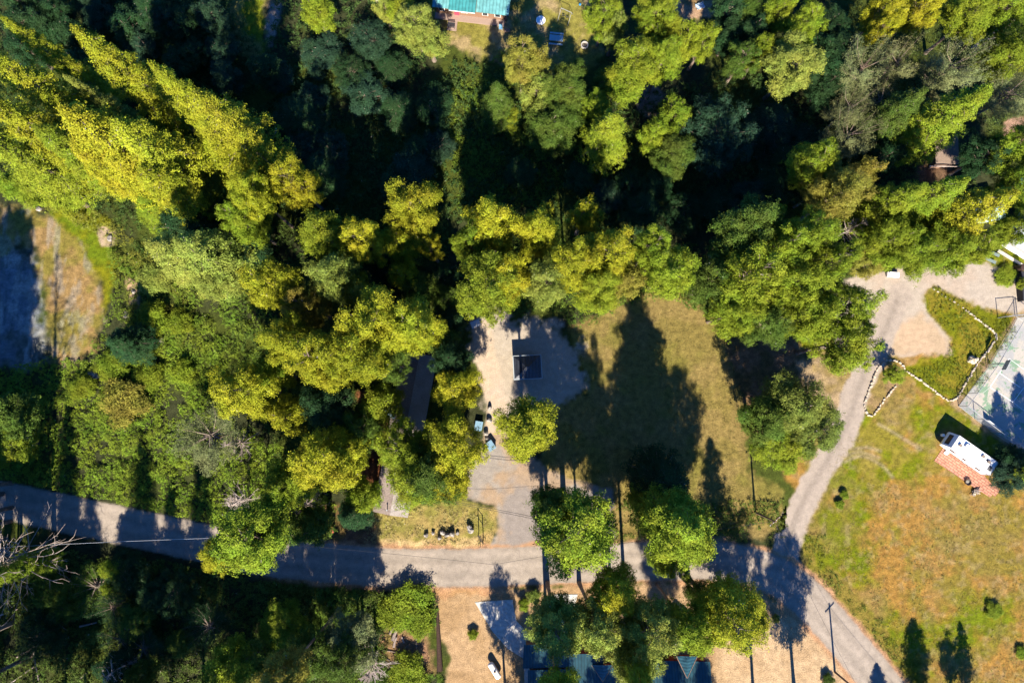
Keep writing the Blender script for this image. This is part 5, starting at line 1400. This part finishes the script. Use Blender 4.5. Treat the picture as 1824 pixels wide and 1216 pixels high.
# ---- cabin roof, top right
o1 = at(1668, 275, 0)
cb = thing('cabin', 'small cabin with weathered brown plank roof under the conifers, top right', 'cabin', (o1.x, o1.y, 0), math.radians(2))
MB().box(-1.6, 1.4, -2.4, 2.4, 0, 2.5).build('wall', M_wood, cb)
MB().slab([(-2.0, -2.7, 2.7), (1.8, -2.7, 2.7), (1.8, 2.9, 3.1), (-2.0, 2.9, 3.1)], .12).build('roof', mat('weathered_plank', (.19, .14, .11), .9, .25, 9), cb)
MB().box(1.35, 1.45, -.4, .4, .1, 2.1).build('door', M_dark, cb)

# ---- white building and pale blue roof on the right edge
RW = math.radians(-33)
o2 = at(1815, 432, 0)
wb = thing('shed', 'white metal roofed building at the right edge above the clearing', 'building', (o2.x, o2.y, 0), RW)
MB().box(-2.4, 8.5, -2.0, 5.5, 0, 2.6).build('wall', M_white, wb)
m = MB(); m.slab([(-2.8, -2.4, 2.7), (9, -2.4, 2.7), (9, 1.9, 3.3), (-2.8, 1.9, 3.3)], .1); m.slab([(-2.8, 5.9, 2.7), (-2.8, 1.9, 3.303), (9, 1.9, 3.303), (9, 5.9, 2.7)], .1); m.build('roof', metal_roof('white_metal_roof', (.66, .70, .76), RW, .8), wb)
MB().box(-2.8, 9, -2.75, -2.42, 2.55, 2.72).build('gutter', M_conc, wb)
MB().box(-2.3, 6, -3.3, -2.9, 0, .3).build('step', M_conc, wb)
o3 = at(1742, 380, 0)
tp = thing('canopy', 'pale blue tarp canopy glimpsed through the pointed conifer', 'canopy', (o3.x, o3.y, 0), math.radians(12))
m = MB(); m.slab([(-2.4, -2, 2.4), (2.4, -2, 2.4), (2.4, 0, 3.0), (-2.4, 0, 3.0)], .04); m.slab([(-2.4, 2, 2.4), (-2.4, 0, 3.003), (2.4, 0, 3.003), (2.4, 2, 2.4)], .04); m.build('cover', mat('pale_blue_tarp', (.38, .62, .72), .5, .15, 3), tp)
for x in (-2.3, 2.3):
    for y in (-1.9, 1.9): MB().tube([(x, y, 0), (x, y, 2.4)], .04, 6).build('pole', M_steel, tp)
o4 = at(1835, 345, 0)
tb = thing('tarpaulin', 'dark blue tarp on the right edge above the white roof', 'tarp', (o4.x, o4.y, 0), 0)
m = MB(); N_ = 14; v = [(-2.2 + 4.4 * i / N_, -3.2 + 6.4 * j / N_, 1.2 + .25 * math.sin(i * .9 + j * .4) + .15 * math.sin(j * 1.3)) for j in range(N_ + 1) for i in range(N_ + 1)]
m.add(v, [(j * (N_ + 1) + i, j * (N_ + 1) + i + 1, (j + 1) * (N_ + 1) + i + 1, (j + 1) * (N_ + 1) + i) for j in range(N_) for i in range(N_)]); m.build('sheet', mat('blue_tarp', (.03, .16, .20), .5, .2, 3), tb, smooth=True)
MB().box(-1.9, 1.9, -2.9, 2.9, 0, .9).build('load', M_wood, tb)
for (x, y, lab) in ((1757, 463, 'long grey-green bench nearest the clearing, right'), (1768, 453, 'shorter grey-green bench beside the white building wall')):
    p = at(x, y, 0); L_ = 1.3 if x < 1760 else .85
    t_ = thing('bench', lab, 'bench', tuple(p), RW + math.radians(8))
    m = MB()
    for k in range(3): m.box(-L_, L_, -.24 + k * .17, -.1 + k * .17, .45, .5)
    m.build('seat', mat('green_grey_boards', (.16, .21, .20), .7, .15, 8), t_)
    for s in (-1, 1): MB().box(s * L_ * .8 - .04, s * L_ * .8 + .04, -.2, .2, 0, .45).build('leg', M_dark, t_)
p = at(1812, 492, 0); t_ = thing('water_tank', 'dark brown round tank on a dark wall stub at the right edge', 'tank', tuple(p), 0)
MB().lathe([(.55, 0), (.55, 1.6), (.5, 1.68), (.1, 1.72)], (0, 1.2, 0), 18).build('tank', mat('dark_brown_tank', (.05, .03, .025), .5), t_); MB().box(-.25, .25, -4.2, .6, 0, 1.3).build('wall', M_dark, t_)
p = at(1588, 491, 0); t_ = thing('sofa', 'white outdoor sofa at the edge of the clearing under the trees', 'sofa', tuple(p), math.radians(-4))
MB().box(-.75, .75, -.32, .25, .18, .45).build('seat', M_white, t_, bevel=.05); MB().box(-.75, .75, .26, .45, .18, .9).build('backrest', M_white, t_, bevel=.04)
for s in (-1, 1): MB().box(s * .86 - .1, s * .86 + .1, -.35, .45, .18, .62).build('armrest', M_white, t_, bevel=.03)
for s in (-.8, .8):
    for y in (-.3, .4): MB().box(s - .04, s + .04, y - .04, y + .04, 0, .18).build('leg', M_dark, t_)

# ---- sport court
def court_mat():
    m = bpy.data.materials.new('worn_green_court'); m.use_nodes = True
    t = m.node_tree; n = t.nodes; l = t.links; b = n['Principled BSDF']; b.inputs['Roughness'].default_value = .9
    geo = n.new('ShaderNodeNewGeometry')
    def nz(s, d=8, off=0, rough=.6):
        a = n.new('ShaderNodeTexNoise'); a.inputs['Scale'].default_value = s; a.inputs['Detail'].default_value = d; a.inputs['Roughness'].default_value = rough
        mp = n.new('ShaderNodeMapping'); mp.inputs['Location'].default_value = (off, off * .7, 0); l.new(geo.outputs['Position'], mp.inputs['Vector']); l.new(mp.outputs[0], a.inputs['Vector']); return a
    a = nz(.45, 10, 3, .72); r1 = n.new('ShaderNodeMapRange'); r1.inputs['From Min'].default_value = .535; r1.inputs['From Max'].default_value = .56; l.new(a.outputs['Fac'], r1.inputs['Value'])
    c = nz(.25, 6, 9); r2 = n.new('ShaderNodeMapRange'); r2.inputs['From Min'].default_value = .48; r2.inputs['From Max'].default_value = .55; l.new(c.outputs['Fac'], r2.inputs['Value'])
    m0 = n.new('ShaderNodeMix'); m0.data_type = 'RGBA'; m0.inputs['A'].default_value = (.33, .305, .265, 1); m0.inputs['B'].default_value = (.26, .26, .255, 1); l.new(r2.outputs[0], m0.inputs['Factor'])
    m1 = n.new('ShaderNodeMix'); m1.data_type = 'RGBA'; m1.inputs['B'].default_value = (.14, .22, .145, 1); l.new(r1.outputs[0], m1.inputs['Factor']); l.new(m0.outputs['Result'], m1.inputs['A'])
    f = nz(9, 3, 1); r3 = n.new('ShaderNodeMapRange'); r3.inputs['From Min'].default_value = .3; r3.inputs['From Max'].default_value = .7; r3.inputs['To Min'].default_value = .85; r3.inputs['To Max'].default_value = 1.15; l.new(f.outputs['Fac'], r3.inputs['Value'])
    vm = n.new('ShaderNodeVectorMath'); vm.operation = 'SCALE'; l.new(m1.outputs['Result'], vm.inputs[0]); l.new(r3.outputs[0], vm.inputs['Scale']); l.new(vm.outputs[0], b.inputs['Base Color'])
    return m
ct = slab_poly('court', [(1707, 723), (1760, 655), (1800, 590), (1812, 566), (1826, 564), (1900, 560), (2000, 700), (1880, 860), (1835, 810), (1765, 765)], .05, court_mat()); ct['kind'] = 'structure'
M_line = mat('white_line_paint', (.8, .8, .78), .8, .15, 6)
def strip_px(mb, p0, p1, wd, z):
    a, b2 = at(*p0, 0), at(*p1, 0); d = (b2 - a).normalized(); s = Vector((-d.y, d.x, 0)) * wd / 2
    mb.add([(a - s).xy[:] + (z,), (b2 - s).xy[:] + (z,), (b2 + s).xy[:] + (z,), (a + s).xy[:] + (z,)], [(0, 1, 2, 3)])
lm = MB()
for i, (a, b2, wd) in enumerate([((1763, 689.5), (1797, 638.5), .07), ((1763, 689.5), (1804, 716), .09), ((1781, 664.5), (1817, 690), .08), ((1804, 716), (1836, 673), .07), ((1797, 638.5), (1832, 664), .05), ((1804, 716), (1835, 740), .05), ((1750, 700), (1763, 689.5), .03)]):
    strip_px(lm, a, b2, wd, .056 + .003 * i)
o = lm.build('court_lines', M_line); o['kind'] = 'structure'

# chain link fence round the court
def fence(label, path, H_=3.0, step=3.0, mesh_=True, group=None):
    P_ = [at(x, y, 0) for x, y in path]; o = P_[0]
    t = thing('chain_link_fence', label, 'fence', (o.x, o.y, 0))
    rail = MB(); wires = MB()
    for i in range(len(P_) - 1):
        a, b2 = P_[i] - o, P_[i + 1] - o; L_ = (b2 - a).length; k = max(1, round(L_ / step))
        for j in range(k + (i == len(P_) - 2)):
            q = a.lerp(b2, j / k); MB().tube([(q.x, q.y, 0), (q.x, q.y, H_ + .06)], .06, 6).build('post', M_steel, t)
        rail.tube([(a.x, a.y, H_), (b2.x, b2.y, H_)], .045, 5); rail.tube([(a.x, a.y, .1), (b2.x, b2.y, .1)], .02, 4)
        if mesh_:
            s = 0
            while s < L_ + H_:
                for sg_ in (1, -1):
                    # diagonal from (s,0) going back/up, clipped
                    x0, z0, x1, z1 = (s, 0, s - H_, H_) if sg_ == 1 else (L_ - s, 0, L_ - s + H_, H_)
                    def clip(x0, z0, x1, z1):
                        lo, hi = 0.0, 1.0; dx = x1 - x0
                        for (p_, q_) in ((-dx, x0), (dx, L_ - x0)):
                            if abs(p_) < 1e-9:
                                if q_ < 0: return None
                            else:
                                r_ = q_ / p_
                                if p_ < 0: lo = max(lo, r_)
                                else: hi = min(hi, r_)
                        return None if lo >= hi else (x0 + dx * lo, z0 + (z1 - z0) * lo, x0 + dx * hi, z0 + (z1 - z0) * hi)
                    c = clip(x0, z0, x1, z1)
                    if c:
                        q0, q1 = a.lerp(b2, c[0] / L_), a.lerp(b2, c[2] / L_)
                        wires.tube([(q0.x, q0.y, c[1]), (q1.x, q1.y, c[3])], .006, 3, False)
                s += .22
    rail.build('rail', M_steel, t)
    if mesh_: wires.build('chain_link', M_steel, t)
    return t
fence('chain link fence along the west and south sides of the green court', [(1812, 562), (1757, 655), (1707, 723), (1765, 768), (1835, 815)], 2.4)
fence('chain link fence corner standing in the dirt above the court', [(1777, 566), (1808, 563), (1850, 590)], 2.6, 3.0, False)
# basketball hoop
p = at(1760, 649, 0); bh = thing('basketball_hoop', 'basketball hoop on a pole at the left side of the green court', 'basketball hoop', tuple(p), math.radians(-30))
MB().tube([(0, 0, 0), (0, 0, 2.9), (.5, 0, 3.3)], .07, 8).build('pole', M_steel, bh)
MB().box(.5, .56, -.9, .9, 2.9, 3.95).build('backboard', mat('grey_backboard', (.35, .38, .40), .5), bh)
m = MB(); m.tube([(.8 + .23 * math.cos(a * .5236), .23 * math.sin(a * .5236), 3.05) for a in range(13)], .02, 5, False); m.build('rim', mat('orange_rim', (.5, .12, .03), .5), bh)
# training net / folded white net at the fence foot
a, b2 = at(1752, 748, 0), at(1780, 767, 0)
nt_ = thing('rebound_net', 'white rimmed net leaning on the south fence of the court', 'net', (a.x, a.y, 0)); d_ = b2 - a
m = MB(); s_ = Vector((-d_.y, d_.x, 0)).normalized() * -.0
MB().tube([(0, 0, .12), (d_.x, d_.y, .12), (d_.x, d_.y, .8), (0, 0, 1.3), (0, 0, .12)], .03, 5).build('frame', M_white, nt_)
MB().add([(0, 0, .15), (d_.x, d_.y, .15), (d_.x, d_.y, .78), (0, 0, 1.26)], [(0, 1, 2, 3)]).add([(0, .01, .15), (d_.x, d_.y + .01, .15), (d_.x, d_.y + .01, .78), (0, .01, 1.26)], [(3, 2, 1, 0)]).build('netting', mat('pale_netting', (.5, .53, .56), .7, .1, 9), nt_)

# ---- travel trailer
RT = math.radians(-37.5)
pr0 = at(1703, 787, 2.9); pr1 = at(1772, 835.5, 2.9)
RT = math.atan2(pr1.y - pr0.y, pr1.x - pr0.x); mid = (pr0 + pr1) / 2; LT = (pr1 - pr0).length / 2
rv = thing('travel_trailer', 'long white travel trailer parked beside the brick patio', 'trailer', (mid.x, mid.y, 0), RT)
WT = 1.2
prof = [(-LT - .75, .75), (-LT - .95, 1.5), (-LT - .1, 2.9), (LT - .12, 3.0), (LT, 2.9), (LT + .05, .6), (-LT + .2, .55)]
m = MB(); v = [(x, y, z) for y in (-WT, WT) for x, z in prof]; n = len(prof)
m.add(v, [tuple(range(n)), tuple(range(2 * n - 1, n - 1, -1))] + [(i, n + i, n + (i + 1) % n, (i + 1) % n) for i in range(n)])
M_rv = mat('white_gelcoat', (.80, .80, .79), .35, .03, 1.5)
m.build('body', M_rv, rv, bevel=.05)
fw = MB().slab([(-LT - .80, -.85, 1.75), (-LT - .80, .85, 1.75), (-LT - .45, .85, 2.34), (-LT - .45, -.85, 2.34)], .03)
fw.v = [(x - .03, y, z + .02) for x, y, z in fw.v]; f_ = fw.build('front_window', M_dark, rv)
gl = MB().slab([(-LT - .83, -.6, 1.85), (-LT - .83, .6, 1.85), (-LT - .60, .6, 2.24), (-LT - .60, -.6, 2.24)], .02); gl.v = [(x - .03, y, z + .05) for x, y, z in gl.v]; gl.build('pane', mat('bronze_glass', (.10, .06, .03), .2), f_)
for x, y in ((-LT + .75, -.1), (LT - 2.6, .55), (LT - 1.45, .35)):
    q = MB().box(x - .2, x + .2, y - .2, y + .2, 2.96, 3.16).build('roof_vent', mat('tan_vent', (.42, .36, .30), .6), rv); MB().box(x - .23, x + .23, y - .23, y + .23, 3.162, 3.19).build('lid', mat('smoked_lid', (.22, .18, .15), .4), q)
q = MB().box(-LT + 1.35, -LT + 2.2, .1, .75, 2.97, 3.28).build('air_conditioner', M_white, rv, bevel=.06)
for k in range(4): MB().box(LT - 1.05, LT - .45, -.75 + k * .2, -.62 + k * .2, 3.0, 3.05).build('roof_rack_slat', M_dark, rv)
MB().box(LT - 1.9, LT - 1.6, .3, .6, 2.99, 3.04).build('skylight', M_dark, rv)
for x, w_ in ((-LT + .9, 1.0), (-LT + 3.1, .7), (LT - 1.6, .9)):
    f_ = MB().box(x - w_ / 2, x + w_ / 2, -WT - .03, -WT + .01, 1.5, 2.2).build('side_window', M_dark, rv); MB().box(x - w_ / 2 + .06, x + w_ / 2 - .06, -WT - .036, -WT - .02, 1.56, 2.14).build('pane', M_glass, f_)
d_ = MB().box(.2, .85, -WT - .035, -WT + .01, .65, 2.45).build('door', M_white, rv); MB().box(.3, .36, -WT - .06, -WT - .03, 1.4, 1.5).build('handle', M_dark, d_)
MB().tube([(-LT + 1.2, -WT - .1, 2.75), (LT - .8, -WT - .1, 2.75)], .07, 8).build('awning_roll', M_white, rv)
for s in (-1, 1):
    for x in (.6, 1.5):
        w_ = MB().tube([(x, s * (WT - .22), .35), (x, s * (WT - .02), .35)], .35, 14).build('wheel', M_black, rv); MB().tube([(x, s * (WT - .2), .35), (x, s * (WT + .0), .35)], .18, 10).build('rim', M_steel, w_)
m = MB(); m.tube([(-LT - .1, -.7, .5), (-LT - 1.7, 0, .5)], .06, 5); m.tube([(-LT - .1, .7, .5), (-LT - 1.7, 0, .5)], .06, 5); m.build('tow_hitch', M_dark, rv)
MB().lathe([(.22, 0), (.25, .15), (.25, .5), (.15, .6), (.02, .62)], (-LT - 1.15, .35, .55), 14).build('gas_bottle', M_white, rv)
p = at(1686, 804, 0)
t_ = thing('step_stool', 'white plastic step box at the front corner of the trailer', 'step', tuple(p), RT); MB().box(-.3, .3, -.25, .25, 0, .3).build('top', M_white, t_, bevel=.03); MB().box(-.3, .3, -.5, -.27, 0, .15).build('tread', M_white, t_)

M_brick = brick_mat('red_brick_paving', (.50, .22, .14), (.42, .18, .11), (.14, .07, .05), 1, -RT, .045, .8, .4)
pa_ = slab_poly('brick_patio', [(1679, 798), (1690, 806), (1707, 817), (1713, 818), (1728, 826), (1741, 836), (1746, 838), (1758, 853), (1766, 862), (1776, 868), (1780, 874), (1772, 884), (1768, 880), (1763, 885), (1720, 858), (1664, 820)], .06, M_brick); pa_['kind'] = 'structure'
p = at(1722, 858, 0); t_ = thing('fire_pit', 'round metal fire pit on the brick patio', 'fire pit', (p.x, p.y, .06))
m = MB(); v = []; f = []; n = 20
for r, z in ((.42, 0), (.5, .4), (.44, .4), (.36, .05)):
    for k in range(n): v.append((r * math.cos(6.2832 * k / n), r * math.sin(6.2832 * k / n), z))
for i in range(3):
    for k in range(n): f.append((i * n + k, i * n + (k + 1) % n, (i + 1) * n + (k + 1) % n, (i + 1) * n + k))
m.add(v, f); m.build('bowl', mat('rusty_dark_iron', (.07, .05, .04), .7, .3, 8), t_); MB().lathe([(.38, 0), (.36, .1), (.2, .16), (.01, .18)], n=16).build('ash', mat('grey_ash', (.25, .23, .2), .95, .3, 9), t_)
p = at(1735, 874, 0)
t_ = thing('firewood_pile', 'loose pile of pale driftwood and stones below the brick patio', 'wood pile', (p.x, p.y, 0))
rw = random.Random(8)
for k in range(16):
    a = rw.uniform(0, 3.14); l_ = rw.uniform(.35, .75); r_ = rw.uniform(.05, .1); x, y = rw.uniform(-.4, .4), rw.uniform(-.35, .35); z_ = rw.uniform(.08, .4)
    MB().tube([(x - l_ * math.cos(a), y - l_ * math.sin(a) * .8, z_), (x, y, z_ + .08), (x + l_ * math.cos(a), y + l_ * math.sin(a) * .8, z_ - .02)], [r_, r_, r_ * .6], 6).build('log', [M_deadwood, M_pale][k % 2], t_)

# ---- stone borders, every stone its own object
base_meshes = []
for sd2 in range(4):
    rs = np.random.RandomState(300 + sd2); bm = bmesh.new(); bmesh.ops.create_icosphere(bm, subdivisions=2, radius=1)
    for v in bm.verts:
        k = 1 + rs.uniform(-.08, .08); c = v.co
        v.co = Vector((math.copysign(abs(c.x) ** .6, c.x) * .26 * k, math.copysign(abs(c.y) ** .6, c.y) * .15 * k, max(math.copysign(abs(c.z) ** .7, c.z) * .17 * k + .08, -.03)))
    me = bpy.data.meshes.new('border_stone'); bm.to_mesh(me); bm.free(); me.materials.append(M_pale); base_meshes.append(me)
def stones(path_px, label, group, gap=.56, sc=1.0):
    P_ = smooth(pts(path_px), 6); r_ = random.Random(len(path_px)); acc = 0; k = 0
    for i in range(len(P_) - 1):
        a, b2 = P_[i], P_[i + 1]; L_ = (b2 - a).length
        while acc <= L_:
            q = a.lerp(b2, acc / L_); ang = math.atan2(b2.y - a.y, b2.x - a.x)
            o = bpy.data.objects.new('border_stone', base_meshes[k % 4]); C.objects.link(o)
            s = sc * r_.uniform(.65, 1.25)
            o.location = (q.x + r_.uniform(-.09, .09), q.y + r_.uniform(-.09, .09), 0); o.rotation_euler = (0, 0, ang + r_.uniform(-.5, .5)); o.scale = (s, s * r_.uniform(.9, 1.2), s)
            tag(o, label, 'stone', group); k += 1; acc += gap
        acc -= L_
zz = lambda L_: [(1368 + x / 4, 608 + y / 4) for x, y in L_]
stones(zz([(905, 320), (850, 390), (800, 455), (765, 505), (740, 527), (710, 520), (690, 490), (685, 440), (705, 380), (735, 300), (760, 240), (785, 190), (820, 150), (870, 130), (920, 145), (960, 175), (970, 215), (960, 235)]), 'pale block in the teardrop loop of stones beside the track', 'stones of the teardrop loop')
stones(zz([(985, 215), (1060, 260), (1130, 310), (1200, 365), (1250, 400), (1290, 422), (1320, 415), (1360, 380), (1400, 310), (1440, 240), (1475, 180), (1510, 130), (1560, 70), (1605, 0)]), 'pale stone in the angled border south of the court island', 'stones of the lower court border', .42)
stones([(1773.6, 604), (1773, 594), (1758, 582), (1738, 566), (1718, 551)], 'pale stone in the heavier curb along the upper court island', 'stones of the heavier upper curb', .38, .9)
stones([(1715, 548), (1678, 525), (1662, 514)], 'small pale stone in the grass at the upper end of the court island', 'small stones at the upper end of the island', .8, .7)
p = at(1731, 641, 0)
rk_ = random.Random(5)
for k, lab in enumerate(['big pale rock on the left of the rock heap beside the stone border', 'pale rock on top of the rock heap beside the stone border', 'pale rock at the right of the rock heap beside the stone border', 'pale rock in front of the rock heap beside the stone border', 'rock behind the rock heap beside the stone border', 'smallest pale rock of the heap beside the stone border']):
    an = k * 1.05; rr_ = .42 if k != 1 else 0
    rock('rock', lab, 'rock', 0, 0, .42 if k != 5 else .28, .7 if k != 1 else 1.15, 400 + k, M_pale, None, 0, (p.x + math.cos(an) * rr_, p.y + math.sin(an) * rr_ * .8, 0))

# ---- utility poles and wires
M_pole = mat('pole_wood', (.16, .11, .08), .9, .2, 5)
def upole(px, py, H_, label, rz=0):
    p = at(px, py, 0); t = thing('utility_pole', label, 'utility pole', tuple(p), rz)
    MB().tube([(0, 0, 0), (0, 0, H_)], [.17, .11], 10).build('pole', M_pole, t)
    c = MB().box(-1.0, 1.0, -.06, .06, H_ - .55, H_ - .43).build('crossarm', M_pole, t)
    for x in (-.9, -.3, .3, .9): MB().lathe([(.05, 0), (.06, .06), (.03, .12), (.01, .14)], (x, 0, H_ - .43), 8).build('insulator', M_white, c)
    return p
U1 = upole(1487, 1196, 8.4, 'wooden utility pole on the mulch edge beside the road bend', .8)
U2 = upole(1345, 912, 8.6, 'wooden utility pole at the foot of the lawn', .7)
def wire(label, a, b2, sag=.8, r_=.025, m_=None):
    a, b2 = Vector(a), Vector(b2); pth = []
    for i in range(21):
        t = i / 20; q = a.lerp(b2, t); q.z -= sag * 4 * t * (1 - t); pth.append(q - a)
    t_ = thing('power_line', label, 'power line', tuple(a)); MB().tube(pth, r_, 4).build('wire', m_ or M_dark, t_)
M_alu = mat('bare_aluminium', (.55, .55, .55), .4, 0, 1, metal=.3)
zt = 8.0
wire('pale wire over the shaded road at the left', (*at(-60, 978, zt).xy, zt), (*at(372, 958, zt).xy, zt), .6, .02, M_alu)
wire('wire running from the left roadside pines to the lawn pole', (*at(372, 958, zt).xy, zt), (*at(880, 1005, zt).xy, zt), .8, .02)
wire('wire from the mid road to the lawn pole', (*at(880, 1005, zt).xy, zt), (U2.x, U2.y, 8.1), .8, .02)
wire('upper one of two dark wires from the long roof across the driveway', (*at(760, 884, 6).xy, 6), (*at(1000, 930, 7).xy, 7), .5, .03)
wire('lower one of two dark wires from the long roof across the driveway', (*at(760, 887, 6).xy, 6), (*at(1000, 934, 7).xy, 7), .6, .03)
wire('wire between the lawn pole and the road bend pole', (U2.x, U2.y, 8.1), (U1.x, U1.y, 8.0), .8, .016, M_dark)
wire('wire leaving the road bend pole to the lower right', (U1.x, U1.y, 8.0), (U1.x + 30, U1.y - 34, 8), .8, .02)
